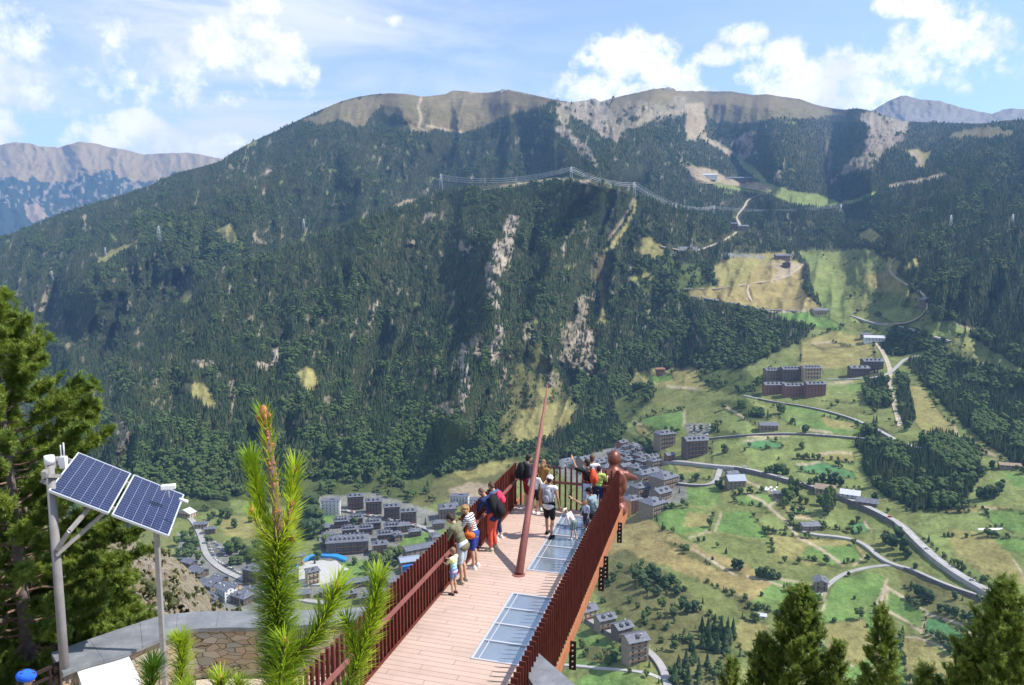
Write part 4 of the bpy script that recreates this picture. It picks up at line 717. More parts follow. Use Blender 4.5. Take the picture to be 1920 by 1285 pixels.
for k, (x, y) in enumerate([(604,998),(616,1010),(746,1012),(756,996),(778,1004),(612,1022),(640,1100),(660,1120),(684,1128),(740,1096),(546,1084),(570,1120),(536,1120),(880,962),(846,956),(822,990),(816,1012),(800,1068),(730,1088),(704,1078)]):
    H(x,y,ex.uniform(18,26),ex.uniform(9,14),.7,ex.choice((10,16,-70)),ex.choice('gh'),ex.choice('ssdo'),'small slate-roofed building among the larger town blocks','small buildings in the town',dorm=ex.choice((0,1)),chim=2)
for k, (x, y) in enumerate([(404,1128),(440,1106),(470,1116),(362,1092),(388,1128),(412,1094),(494,1126),(352,1108),(366,1124)]):
    H(x,y,ex.uniform(20,28),ex.uniform(9,13),.7,ex.choice((-34,-28,56)),'g',ex.choice('sdwo'),'small slate-roofed house near the white chalet hotel','houses around the white chalet hotel',chim=2)
# lower right row
H(1100,1158,32,18,.8,28,'g','o','leftmost stone house of the row below the deck',dorm=1)
H(1134,1178,34,22,.7,24,'g','s','ochre fronted house, second of the row below the deck',dorm=2,chim=2)
H(1166,1194,32,22,.8,28,'g','d','dark house, third of the row below the deck',dorm=2,chim=1)
H(1190,1238,40,44,.8,20,'g','s','tall five-storey stone house standing alone below the row',dorm=1,chim=1,st=6)
# apartment blocks mid right
for i, (x, y, w, h, wl) in enumerate([(1450,712,34,18,'s'),(1482,712,36,20,'d'),(1520,710,34,20,'o')]):
    H(x,y,w,h,.5,4,'g',wl,['leftmost','middle','rightmost'][i]+' block of the rear row of mountain apartments','rear row of mountain apartments',name='apartment_block',cat='apartment block',dorm=5,chim=3)
for i, (x, y, w, h, wl) in enumerate([(1450,738,38,17,'r'),(1487,742,36,19,'r'),(1527,742,36,22,'r')]):
    H(x,y,w,h,.45,4,'g',wl,['leftmost','middle','rightmost'][i]+' block of the front row of red mountain apartments','front row of mountain apartments',name='apartment_block',cat='apartment block',dorm=4,chim=2)
H(1609,704,34,14,.5,0,'g','d','dark block left of the pair beyond the apartments',name='apartment_block',cat='apartment block',dorm=3,chim=2)
H(1634,692,36,15,.5,0,'g','d','dark block right of the pair beyond the apartments',name='apartment_block',cat='apartment block',dorm=4,chim=3)
H(1638,640,34,7,.5,-16,'g','w','pale-roofed building at the top of the stony torrent',rm=M_tin,chim=0,name='warehouse',cat='warehouse')
H(1622,634,16,7,.7,-16,'g','s','small house left of the pale-roofed building')
H(1536,590,28,8,.6,8,'g','o','chalet between the upper green meadow and the road')
H(1736,572,18,10,.7,20,'x','d','dark-roofed chalet in the right-hand clearing')
H(1466,486,26,6,.5,0,'g','s','long low farmhouse at the top of the dry meadows')
H(1474,502,12,8,.8,0,'x','d','small chalet beside the end of the pale track')
H(1236,698,18,6,.6,6,'g','r','red-roofed cottage at the wood edge',rm=M_brick)
H(1376,428,12,8,.7,0,'g','d','small dark building on the ski access road, left one')
H(1392,432,20,7,.6,0,'g','s','building on the ski access road, right one')
H(1284,468,44,5,.3,-4,'f','w','long low white building at the edge of the woods',name='warehouse',cat='warehouse',chim=0,balc=False)
H(1328,334,30,5,.4,-4,'g','w','pale ski station hall, left one',name='ski_station',cat='ski station',chim=0,rm=M_tin,balc=False)
H(1384,340,50,5,.25,-4,'g','d','long dark ski station hall, right one',name='ski_station',cat='ski station',chim=0,balc=False)
for x, y, lab in ((943,172,'tiny summit station on the brown peak'), (1253,168,'tiny hut on top of the grey cliffs')):
    H(x,y,8,3,.6,0,'f','w',lab,name='summit_station',cat='station',chim=0,balc=False,wins=1,st=1)

# swimming pool, plaza
def slab_px(name, pts, mat, lift, label, cat, th=1.0, kind=None):
    P = [gp(x, y) for x, y in pts]; z = sum(p.z for p in P)/len(P)+lift; n = len(P); b = MB()
    b.add([(p.x, p.y, z) for p in P]+[(p.x, p.y, z-th-3) for p in P], [tuple(reversed(range(n))), tuple(range(n, 2*n))]+[(i, i+n, (i+1) % n+n, (i+1) % n) for i in range(n)])
    o = b.build(name, mat, label=label, cat=cat, kind=kind); o.data.flip_normals() if o.data.polygons[0].normal.z < 0 else None; return o
slab_px('plaza', [(560,1060),(600,1046),(650,1048),(672,1060),(640,1084),(600,1100),(560,1100)], M_conc, .6, 'pale sports terrace around the blue pool', 'plaza', kind='structure')
s_ = spline([(560,1062),(575,1048),(600,1041),(630,1042),(652,1050)], 5); P = ground(s_[:, 0], s_[:, 1], 3.0); b = MB(); P[:, 2] = P[:, 2].mean(); n = len(P)
b.add(np.concatenate([P, P+[0, -9, 0], P-[0, 0, 3], P+[0, -9, -3]]), [(k, n+k, n+k+1, k+1) for k in range(n-1)]+[(n+k, 3*n+k, 3*n+k+1, n+k+1) for k in range(n-1)])
b.build('swimming_pool', material('pool_blue', (.04,.28,.62), .2, spec=.5), label='curved bright blue pool on the town sports terrace', cat='pool')

# ---------------------------------------------------------------- cars
def car_proto(col, van=False):
    m = material('car_paint', col, .3, spec=.5); b = MB(); L, W = (5.2, 2.0) if van else (4.4, 1.8); hh = 1.5 if van else .95
    prof = [(-L/2,.35),(-L/2,.8),(-L*.34,hh-.05),(L*.5-.9,hh-.1),(L/2,.75),(L/2,.35)]
    for sgn in (1,):
        vs = [(x, -W/2, z) for x, z in prof]+[(x, W/2, z) for x, z in prof]; k = len(prof)
        b.add(vs, [tuple(range(k)), tuple(reversed(range(k, 2*k)))]+[(i, i+k, (i+1) % k+k, (i+1) % k) for i in range(k)], 0)
    top = 2.1 if van else 1.45
    b.add([(-L*.36,-W*.44,hh-.1),(L*.22,-W*.44,hh-.1),(L*.10,-W*.38,top),(-L*.30,-W*.38,top),(-L*.36,W*.44,hh-.1),(L*.22,W*.44,hh-.1),(L*.10,W*.38,top),(-L*.30,W*.38,top)], [(0,1,2,3),(7,6,5,4),(1,5,6,2),(4,0,3,7)], 1)
    b.add([(L*.10,-W*.38,top),(-L*.30,-W*.38,top),(L*.10,W*.38,top),(-L*.30,W*.38,top)], [(0,2,3,1)], 0)
    for sx in (-1, 1):
        for sy in (-1, 1): b.tube([(sx*L*.31, sy*(W/2-.12), .34), (sx*L*.31, sy*(W/2+.04), .34)], .34, 10, 2)
    me = b.mesh('parked_car'); [me.materials.append(q) for q in (m, M_glass, M_tyre)]; return me
M_tyre = material('tyre_rubber', (.02,.02,.02), .8)
CARS = {'white': car_proto((.75,.75,.74)), 'silver': car_proto((.45,.46,.48)), 'red': car_proto((.45,.03,.03)), 'blue': car_proto((.05,.10,.30)), 'dark grey': car_proto((.07,.07,.08)), 'white van': car_proto((.78,.78,.76), True)}
def put_car(x, y, yaw, c, label, group=None, lift=.35, name='parked_car'):
    o = bpy.data.objects.new(name, CARS[c]); o.location = gp(x, y, lift); o.rotation_euler = (0, 0, R(yaw)); link(o, label=label, cat='car' if c != 'white van' else 'van', group=group)
cr = random.Random(3); cn = ['white', 'silver', 'dark grey', 'white', 'blue', 'red', 'silver', 'white']
for row, (x0, y0, x1, y1, n) in enumerate([(382,1004,402,1048,9),(404,1052,452,1078,10),(398,1014,424,1044,7),(420,1030,446,1052,7),(458,1082,490,1096,5)]):
    for i in range(n):
        c = cr.choice(cn); t_ = i/(n-1); put_car(x0+(x1-x0)*t_, y0+(y1-y0)*t_, -10 if row != 2 else 5, c, c+' car in the town car park beside the curved street', 'cars in the town car park', lift=.9)
for i in range(34):
    c = cr.choice(['white','white','white','silver','red','white van','white']); x = 1292+cr.random()*40; y = 797+cr.random()*20; put_car(x, y, cr.uniform(-60, 60), c, c.replace(' van', '')+(' van' if 'van' in c else ' car')+' in the crowded scrap yard above the village', 'vehicles in the scrap yard', lift=.6)
for i, x in enumerate(np.linspace(650, 780, 14)):
    c = cr.choice(cn); y = 958+(x-638)*.205; put_car(x, y, -20, c, c+' car parked along the street below the upper apartment row', 'cars along the town street', lift=2.3)
put_car(1560,929,-14,'white','white car driving on the main road above the retaining wall',lift=3.6,name='car')
put_car(1532,818,0,'white van','white van driving on the road crossing the meadows',lift=1.5,name='van'); put_car(1546,819,0,'white','white car just behind the white van on the meadow road',lift=1.5,name='car')
put_car(1515,1002,-5,'dark grey','dark car parked in front of the low meadow farmhouse',lift=1.6); put_car(1611,950,-20,'silver','silver car parked in front of the right farmhouse by the main road',lift=2.4)
put_car(1296,860,5,'white van','white van parked under the dark timber apartment block',lift=1.6)
for x_, y_, c_ in ((1462,898,'silver'),(1500,909,'dark grey'),(1668,976,'red'),(1738,1036,'white'),(1822,1096,'silver'),(1396,881,'white')):
    put_car(x_, y_, -22 if x_ < 1700 else -38, c_, c_+' car driving on the main valley road', lift=3.6, name='car')
M_bale = material('white_bale_wrap', (.8,.8,.8), .4)
bm_ = MB(); bm_.tube([(-.8,0,.8),(-.7,0,.8),(.7,0,.8),(.8,0,.8)], [.6,.8,.8,.6], 12, 0); bme = bm_.mesh('hay_bale'); bme.materials.append(M_bale)
for i in range(14):
    o = bpy.data.objects.new('hay_bale', bme); o.location = gp(1434+cr.random()*22, 916+cr.random()*7, .1); o.rotation_euler = (0, 0, cr.uniform(0, 3)); o.scale = (1.6,)*3; link(o, label='white wrapped bale in the heap beside the main road wall', cat='bale', group='heap of white wrapped bales')
q = MB()
for i in range(12):
    a = math.pi*i/12; a2 = math.pi*(i+1)/12; q.add([(-17, -1.6*math.cos(a), 1.5*math.sin(a)), (17, -1.6*math.cos(a), 1.5*math.sin(a)), (17, -1.6*math.cos(a2), 1.5*math.sin(a2)), (-17, -1.6*math.cos(a2), 1.5*math.sin(a2))], [(0,1,2,3)])
q.add([(-17, -1.6*math.cos(math.pi*i/12), 1.5*math.sin(math.pi*i/12)) for i in range(13)], [tuple(range(13))]); q.add([(17, -1.6*math.cos(math.pi*i/12), 1.5*math.sin(math.pi*i/12)) for i in range(13)], [tuple(range(13))])
o = q.build('greenhouse', M_bale, label='long white polytunnel in the field at the right edge', cat='greenhouse'); o.location = gp(1866, 994, .4); o.rotation_euler = (0, 0, R(2))

# ---------------------------------------------------------------- trees one can tell apart in the valley
def mk(b, nm, mats):
    me = b.mesh(nm); [me.materials.append(m) for m in mats]; return me
def split_tree(b, nm, fm):
    c = MB(); tr = MB()
    for f, mi in zip(b.f, b.m):
        t_ = c if mi == 0 else tr; n = len(t_.v); t_.v += [b.v[i] for i in f]; t_.f.append(tuple(range(n, n+len(f)))); t_.m.append(0); t_.smooth.append(False)
    return mk(c, 'crown', [fm]), mk(tr, 'trunk', [M_bark])
def poplar(seed):
    r = random.Random(seed); b = MB(); b.tube([(0,0,0),(0,0,.8)], [.03,.01], 6, 1)
    for k in range(26):
        h = r.uniform(.12, .95); q = .075*math.sin(math.pi*min(1, h*1.05))**.6; a = r.uniform(0, 6.3); s = r.uniform(.05, .08); b.ball((math.cos(a)*q, math.sin(a)*q, h), (s, s, s*1.8), 6, 4)
    for i in range(len(b.v)):
        x, y, z = b.v[i]; k = 1+r.uniform(-.2, .2); b.v[i] = (x*k, y*k, z)
    return b
VT = {'pine': [split_tree(cone_tree(s, 10, 8, .22), 'pine', M_con) for s in (21, 22)], 'leafy': [split_tree(round_tree(s, 26, .36, .12), 'leafy', M_dec) for s in (31, 32, 33)], 'dark': [split_tree(round_tree(s, 24, .30, .1), 'dark', M_con) for s in (41, 42)], 'poplar': [split_tree(poplar(s), 'poplar', M_dec) for s in (51, 52)], 'bush': [split_tree(round_tree(s, 16, .55, .02), 'bush', M_dec) for s in (61, 62)]}
NAMES = dict(pine='pine_tree', leafy='tree', dark='tree', poplar='poplar_tree', bush='bush')
def vtree(kind, x, y, hpx, label, group):
    v = cr.choice(VT[kind]); D = gdist(x, y); e = empty(NAMES[kind], gp(x, y, -.4), cr.uniform(0, 6), label=label, cat='bush' if kind == 'bush' else 'tree', group=group); s = hpx*D/F/math.cos(.3); e.scale = (s*cr.uniform(.9, 1.15),)*2+(s,)
    for me in v: link(bpy.data.objects.new(me.name.split('.')[0], me), e)
TR = [
 ('dark','dark leafy tree beside the main road below the farmhouses','trees by the main road bend',[(1660,1020,26),(1672,1030,30),(1684,1014,28),(1694,1038,32),(1700,1048,24),(1640,940,18),(1716,1068,14)]),
 ('poplar','tall poplar beside the main road wall','poplars by the main road',[(1482,934,42),(1489,930,30),(1494,932,34)]),
 ('leafy','leafy tree at the foot of the tall poplars','trees under the poplars',[(1472,938,24),(1480,942,22),(1500,942,16),(1512,946,14),(1538,948,20)]),
 ('dark','leafy tree in the hedge behind the brown-roofed farmhouse','hedge behind the farmhouses',[(1518,914,18),(1530,908,16),(1542,906,20),(1556,908,20),(1566,906,22),(1576,912,20),(1504,918,14)]),
 ('leafy','bush in the clump in the meadow above the main road','meadow clump',[(1436,892,16),(1446,890,18),(1456,888,20),(1468,890,20),(1476,890,14)]),
 ('leafy','lone tree standing in the meadow near the crop field','lone meadow trees',[(1504,842,14),(1358,850,18),(1512,856,8),(1396,846,8),(1460,862,6),(1510,812,16),(1464,776,20)]),
 ('dark','dark tree in the row by the barn','trees by the barn',[(1350,918,18),(1344,914,14),(1278,902,14),(1306,902,16),(1244,920,12)]),
 ('dark','dark round bush standing in the dry meadow','bushes in the dry meadow',[(1378,1068,22),(1388,1068,20),(1424,1084,22),(1436,1084,24),(1448,1086,20),(1460,1086,14),(1428,1118,10),(1309,1016,10),(1320,1014,9),(1336,1050,7)]),
 ('dark','dark tree in the wood below the dry meadow','wood below the deck',[(1190,1090,26),(1204,1096,28),(1220,1086,30),(1232,1094,30),(1246,1104,28),(1258,1100,26),(1214,1110,26),(1230,1120,24),(1270,1116,22),(1280,1140,24),(1290,1152,26),(1302,1148,24),(1150,1090,18),(1140,1100,16),(1262,1158,20)]),
 ('pine','tall dark pine in the stand left of the nearest pines','stand of dark pines',[(1316,1186,34),(1328,1192,38),(1340,1188,40),(1352,1196,44),(1364,1200,46),(1374,1196,40),(1330,1216,40),(1344,1224,44),(1360,1222,40),(1318,1214,34),(1300,1240,38),(1286,1250,36),(1272,1262,38),(1264,1280,40),(1290,1284,40),(1310,1270,36),(1326,1250,30),(1296,1220,28)]),
 ('leafy','leafy bush on the slope under the deck beam','bushes under the deck beam',[(1090,1216,20),(1076,1222,16),(1100,1226,14),(1150,1216,14),(1166,1226,16),(1096,1232,12),(1180,1262,12),(1210,1262,8),(1120,1206,10),(1150,1240,22),(1140,1248,20)]),
 ('bush','green bush on the scrubby slope above the row of stone houses','bushes above the stone houses',[(1180,1130,14),(1196,1140,12),(1216,1150,14),(1236,1160,14),(1250,1180,16),(1226,1180,12),(1210,1170,10),(1240,1206,14),(1266,1200,14),(1130,1130,12),(1160,1150,10)]),
 ('dark','dark tree in the hedge left of the cabbage field','trees by the lower tracks',[(1640,1150,10),(1644,1160,12),(1652,1144,10),(1640,1136,8),(1602,1124,8),(1626,1176,8)]),
 ('dark','large dark tree on the bank below the lane','trees below the lane',[(1720,1120,26),(1732,1128,30),(1742,1130,26),(1790,1124,16),(1854,1140,16),(1762,1148,18),(1776,1152,20),(1790,1158,22),(1806,1164,22),(1820,1170,24),(1834,1176,22),(1848,1184,20)]),
 ('leafy','tree in the small row in the far right field','row in the right field',[(1770,1006,8),(1778,1006,9),(1786,1006,8),(1812,1008,9),(1866,990,8),(1856,990,7)]),
 ('dark','round dark tree beside the edge of the right-hand wood','trees by the right-hand wood',[(1834,890,18),(1842,892,20),(1836,936,24),(1846,938,26),(1856,934,26),(1866,934,22),(1874,928,26),(1880,912,14),(1860,880,18)]),
 ('leafy','hedge tree around the low meadow farmhouse','hedge of the meadow farmhouse',[(1536,984,9),(1540,990,9),(1544,994,9),(1484,976,14),(1482,986,10)]),
 ('poplar','broad dark poplar beside the main road wall','broad poplars by the road wall',[(1548,962,46),(1556,960,48),(1552,966,40),(1562,956,40)]),
 ('leafy','tree among the town houses behind the young pine','trees in the town',[(700,1064,30),(712,1070,32),(726,1064,34),(690,1076,26),(664,1060,16),(740,1052,26),(750,1040,18),(730,1040,16),(612,1030,28),(596,1050,18)]),
 ('leafy','round tree on the town park lawn','trees on the town lawn',[(416,968,16),(428,972,20),(440,990,18),(400,972,14),(392,976,14),(412,984,12),(470,980,14)]),
 ('leafy','tree beside the town car park','trees by the car park',[(430,1040,26),(444,1034,28),(456,1044,28),(436,1060,18),(450,1058,16),(352,1030,24),(358,1044,26),(366,1030,24),(350,1050,22),(372,1050,18),(470,1050,26),(480,1036,24),(486,1056,24),(346,1014,20),(360,1010,18)]),
 ('dark','dark tree left of the striped hotel','trees left of the hotel',[(574,960,40),(588,968,42),(580,990,44),(594,986,40),(570,1010,36),(588,1010,38),(600,1000,30),(560,980,40)]),
]
for kind, lab, grp, pts in TR:
    for x, y, h in pts: vtree(kind, x, y, h, lab, grp)

# ---------------------------------------------------------------- pylons and cables
M_steel = material('galvanised_steel', (.55,.57,.60), .5, metal=.3); M_cable = material('power_cable', (.75,.77,.8), .5)
def pylon(x, yb, yt, label, group=None, scale=1.0):
    p = gp(x, yb); D = gdist(x, yb); h = (yb-yt)*D/F; e = empty('pylon', p, label=label, cat='pylon', group=group); r = max(.16, D*.00013)*scale; b = MB(); w0, w1 = h*.12, h*.02
    cs = [(-1,-1),(1,-1),(1,1),(-1,1)]
    for sx, sy in cs: b.tube([(sx*w0, sy*w0, -3), (sx*w1, sy*w1, h)], r, 4)
    for k in range(6):
        t0, t1 = k/6, (k+1)/6; a, c = w0+(w1-w0)*t0, w0+(w1-w0)*t1
        for i in range(4):
            s0, s1 = cs[i], cs[(i+1) % 4]; b.tube([(s0[0]*a, s0[1]*a, h*t0), (s1[0]*c, s1[1]*c, h*t1)], r*.6, 4)
    b.build('lattice_tower', M_steel, e)
    for z in (.70, .82, .94):
        a = MB(); a.tube([(-h*.17, 0, h*z), (0, 0, h*z+h*.03), (h*.17, 0, h*z)], r*.8, 4); a.build('cross_arm', M_steel, e)
    return p, h
PY = [pylon(827,360,327,'tall pylon at the left end of the cables on the wooded crest'), pylon(1071,337,313,'pylon on the highest point of the crest track'), pylon(1189,368,342,'pylon at the right end of the wooded crest'), pylon(1338,402,386,'small faint pylon above the ski access road'), pylon(1576,400,383,'small faint pylon at the right end of the cables'),
    pylon(570,436,411,'pylon standing alone on the left-hand ridge near the light track'), pylon(299,458,424,'tall pylon on the dark knoll at the left'), pylon(98,526,508,'small pylon among trees at the far left'), pylon(198,478,464,'tiny pylon on the upper left slope'), pylon(1782,428,404,'pylon on the wooded right slope'), pylon(1898,424,402,'faint pylon at the right edge of the picture')]
for k in range(4):
    (p, h), (q, g) = PY[k], PY[k+1]
    for z in (.70, .82, .94):
        for sx in (-1, 1):
            A = p+Vector((sx*h*.17, 0, h*z)); B = q+Vector((sx*g*.17, 0, g*z)); sag = (B-A).length*.035
            pts = [A.lerp(B, i/24)-Vector((0, 0, sag*4*(i/24)*(1-i/24))) for i in range(25)]; c = MB(); c.tube(pts, .20, 4, cap=False)
            c.build('power_line', M_cable, label=('left' if sx < 0 else 'right')+{.70: ' lowest', .82: ' middle', .94: ' topmost'}[z]+' cable '+['between the tall left pylon and the crest-top pylon','between the crest-top pylon and the right crest pylon','from the right crest pylon to the small faint pylon','crossing the ski valley to the last pylon'][k], cat='cable', group='power cables')
def needlem(name, a, b_, trans=.45):
    m = bpy.data.materials.new(name); m.use_nodes = True; t = NT(m.node_tree); p = t.n['Principled BSDF']; p.inputs['Roughness'].default_value = .5; p.inputs['Specular IOR Level'].default_value = .35
    n = t.noise(t.coord(), 2.2, 3, .6); c = t.mix(t.smooth(n, .35, .65), a, b_); t.put(p.inputs['Base Color'], c); tl = t.add('ShaderNodeBsdfTranslucent'); t.put(tl.inputs[0], c); mx = t.add('ShaderNodeMixShader'); mx.inputs[0].default_value = trans
    t.l.new(p.outputs[0], mx.inputs[1]); t.l.new(tl.outputs[0], mx.inputs[2]); t.l.new(mx.outputs[0], t.n['Material Output'].inputs[0]); return m
# ---------------------------------------------------------------- viewing platform
AZ = math.atan(400/1409.4)
plat = empty('viewing_platform', (0, 0, 0), -AZ, label='long narrow cantilevered viewing deck with rusty red picket railings and glass floor strips', cat='viewing platform')
def pl2w(u, v, z=0.0): return Vector((v*math.cos(AZ)+u*math.sin(AZ), -v*math.sin(AZ)+u*math.cos(AZ), z))
VL, VR, U0, U1 = -6.30, -3.00, 9.0, 22.6
def decking(t, p):
    oc = t.coord(); s = t.add('ShaderNodeSeparateXYZ'); t.put(s.inputs[0], oc)
    y = t.math('DIVIDE', s.outputs[1], 0.165); fr = t.math('FRACT', t.math('ABSOLUTE', y)); g = t.math('LESS_THAN', fr, .055)
    bid = t.math('FLOOR', y); cx = t.add('ShaderNodeCombineXYZ'); t.put(cx.inputs[0], t.math('MULTIPLY', s.outputs[0], .4)); t.put(cx.inputs[1], t.math('MULTIPLY', bid, 7.3)); wn = t.noise(cx.outputs[0], 1.2, 2, .5)
    j = t.math('FRACT', t.math('ADD', t.math('DIVIDE', s.outputs[0], 2.2), t.math('MULTIPLY', bid, .37))); jg = t.math('LESS_THAN', t.math('ABSOLUTE', j), .004)
    grain = t.noise(t.mapping(oc, (1, 14, 1)), 5, 5, .6); dirt = t.noise(oc, .9, 5, .65)
    c = t.mix(wn, (.46, .335, .27), (.60, .455, .38)); c = t.mix(t.math('MULTIPLY', grain, .22), c, (.33, .22, .16)); c = t.mix(t.math('MULTIPLY', t.smooth(dirt, .45, .7), .42), c, (.34, .27, .22))
    c = t.mix(t.math('MAXIMUM', g, jg), c, (.14, .09, .07)); t.put(p.inputs['Base Color'], c)
    b = t.add('ShaderNodeBump'); b.inputs['Strength'].default_value = .5; b.inputs['Distance'].default_value = .006; t.put(b.inputs['Height'], t.math('SUBTRACT', grain, t.math('MULTIPLY', g, 3))); t.l.new(b.outputs[0], p.inputs['Normal'])
M_deck = material('composite_decking', (.5, .36, .28), .75, build=decking, spec=.25)
def corten(name, a, b_, rough=.75):
    def bld(t, p):
        oc = t.coord(); n = t.noise(oc, 3.5, 7, .65); n2 = t.noise(t.mapping(oc, (1, 1, .25)), 16, 4, .6)
        t.put(p.inputs['Base Color'], t.mix(t.math('MULTIPLY', n2, .5), t.ramp(n, [(.3, a), (.7, b_)]), tuple(c*.5 for c in a)))
    return material(name, a, rough, build=bld, spec=.3)
M_fence = corten('rusty_red_steel', (.105, .020, .013), (.20, .045, .030)); M_beam = corten('orange_weathering_steel', (.36, .135, .060), (.50, .20, .095)); M_mast = corten('dusty_red_steel', (.24, .085, .075), (.33, .13, .11), .6)
M_dark = material('dark_steel', (.035, .022, .02), .7); M_bolt = material('bolt_steel', (.55, .50, .46), .4, metal=.5); M_alu = material('aluminium_frame', (.62, .64, .68), .35, metal=.4)
# deck in strips around the two glazed openings
G = [(13.35, 16.35, 4), (17.75, 22.0, 5)]; GV = (-4.62, -3.32)
b = MB()
b.box(((VL+GV[0])/2, (U0+U1)/2, -.06), (GV[0]-VL, U1-U0, .12)); b.box(((GV[1]+VR)/2-.02, (U0+U1)/2, -.06), (VR-.04-GV[1], U1-U0, .12))
for a, c in ((U0, G[0][0]), (G[0][1], G[1][0]), (G[1][1], U1)): b.box((sum(GV)/2, (a+c)/2, -.06), (GV[1]-GV[0], c-a, .12))
b.build('deck', M_deck, plat)
def glassm(t, p):
    oc = t.coord(); n = t.noise(oc, 2.2, 5, .6); n2 = t.noise(t.mapping(oc, (6, 1, 1)), 3, 4, .6)
    t.put(p.inputs['Base Color'], t.mix(t.math('MULTIPLY', n2, .6), (.42, .49, .60), (.54, .60, .66))); t.put(p.inputs['Roughness'], t.math('ADD', .05, t.math('MULTIPLY', n, .16)))
    tr = t.add('ShaderNodeBsdfTransparent'); tr.inputs[0].default_value = (.70, .85, .95, 1); mx = t.add('ShaderNodeMixShader'); t.put(mx.inputs[0], t.math('ADD', .48, t.math('MULTIPLY', n, .35)))
    out = t.n['Material Output']; t.l.new(tr.outputs[0], mx.inputs[1]); t.l.new(p.outputs[0], mx.inputs[2]); t.l.new(mx.outputs[0], out.inputs[0])
M_floorglass = material('laminated_floor_glass', (.4, .5, .65), .1, metal=.55, build=glassm, spec=.8)
for a, c, n in G:
    st = (c-a)/n; f = MB()
    for i in range(n+1): f.box((sum(GV)/2, a+st*i, .006), (GV[1]-GV[0]+.05, .045, .03))
    for v in GV: f.box((v, (a+c)/2, .0062), (.05, c-a, .0304))
    f.box((GV[0]+.13, (a+c)/2, .0035), (.02, c-a, .012)); f.build('glass_frame', M_alu, plat)
    for i in range(n):
        g = MB(); g.box((sum(GV)/2, a+st*(i+.5), -.03), (GV[1]-GV[0]-.06, st-.05, .05)); g.build('glass_panel', M_floorglass, plat)
# railings: upright bars, hand rail, foot rail
def railing(name, side):
    b = MB(); sp = .168
    if side == 'e':
        n = int((VR-VL)/.178)
        for i in range(1, n): b.box((VL+i*(VR-VL)/n, U1, .62), (.045, .07, 1.50))
    else:
        v = VL if side == 'l' else VR; n = int((U1-U0)/sp); lo = -.13 if side == 'l' else -.02
        for i in range(n+1): b.box((v, U0+i*(U1-U0)/n, (1.37+lo)/2), (.06, .045, 1.37-lo) if side == 'l' else (.12, .016, 1.37-lo))
    return b.build(name, M_fence, plat)
railing('railing', 'l'); railing('railing', 'r'); railing('railing', 'e')
h = MB(); h.box((VL+.09, (U0+U1)/2, .87), (.055, U1-U0-.1, .075)); h.build('handrail', M_mast, plat)
h = MB(); h.box((VR-.09, (U0+U1)/2, .87), (.055, U1-U0-.1, .075)); h.build('handrail', M_mast, plat)
h = MB(); h.box(((VL+VR)/2, U1-.09, .87), (VR-VL-.3, .055, .075)); h.build('handrail', M_mast, plat)
for v in (VL+.06, VR-.06):
    h = MB(); h.box((v, (U0+U1)/2, .06), (.03, U1-U0, .05)); h.build('foot_rail', M_fence, plat)
for v, m in ((VR+.075, M_beam), (VL-.075, M_beam)):
    h = MB(); h.box((v, (U0+U1)/2+.6, -.16), (.05, U1-U0+1.2, .26)); w_ = v-.55 if v > -4 else v+.55; h.box((w_, (U0+U1)/2+.6, -.55), (.03, U1-U0+1.2, .52)); h.box((w_, (U0+U1)/2+.6, -.83), (.22, U1-U0+1.2, .03)); h.build('edge_beam', m, plat)
for u in (11.1, 13.9, 16.7, 19.4, 22.0):
    h = MB(); h.box(((VL+VR)/2, u, -.4), (VR-VL-.1, .12, .2)); h.build('cross_beam', M_dark, plat)
for u, zt in ((12.35, -.1), (14.75, -.1), (18.55, -.05), (19.3, -.05), (22.1, -.1)):
    h = MB(); h.box((VR+.15, u, zt-.32), (.15, .03, .64)); h = h.build('splice_plate', M_dark, plat)
    q = MB()
    for k in range(5): q.tube([(VR+.15, u-.012, zt-.08-.12*k), (VR+.15, u-.045, zt-.08-.12*k)], .022, 8)
    q.build('bolt_row', M_bolt, h)
# leaning red mast
mb = MB(); B0 = pl2w(17.41, -4.76, 0); tip = at(1027, 722, 1)-Vector((0, 0, CH)); k = 3.95
tipz = 3.92; dr = tip; tt_ = (tipz-CH)/dr.z; T1 = Vector((0, 0, CH))+dr*tt_
mb.tube([B0, B0.lerp(T1, .35), B0.lerp(T1, .7), B0.lerp(T1, .93), T1], [.105, .085, .058, .03, .015], 14)
mast = empty('mast', B0, label='tapering dusty red mast leaning over the middle of the deck', cat='mast')
for i in range(len(mb.v)): mb.v[i] = tuple(Vector(mb.v[i])-B0)
mb.build('shaft', M_mast, mast); q = MB(); q.tube([(0, 0, .003), (0, 0, .02)], .16, 16); q.build('base_plate', M_mast, mast)

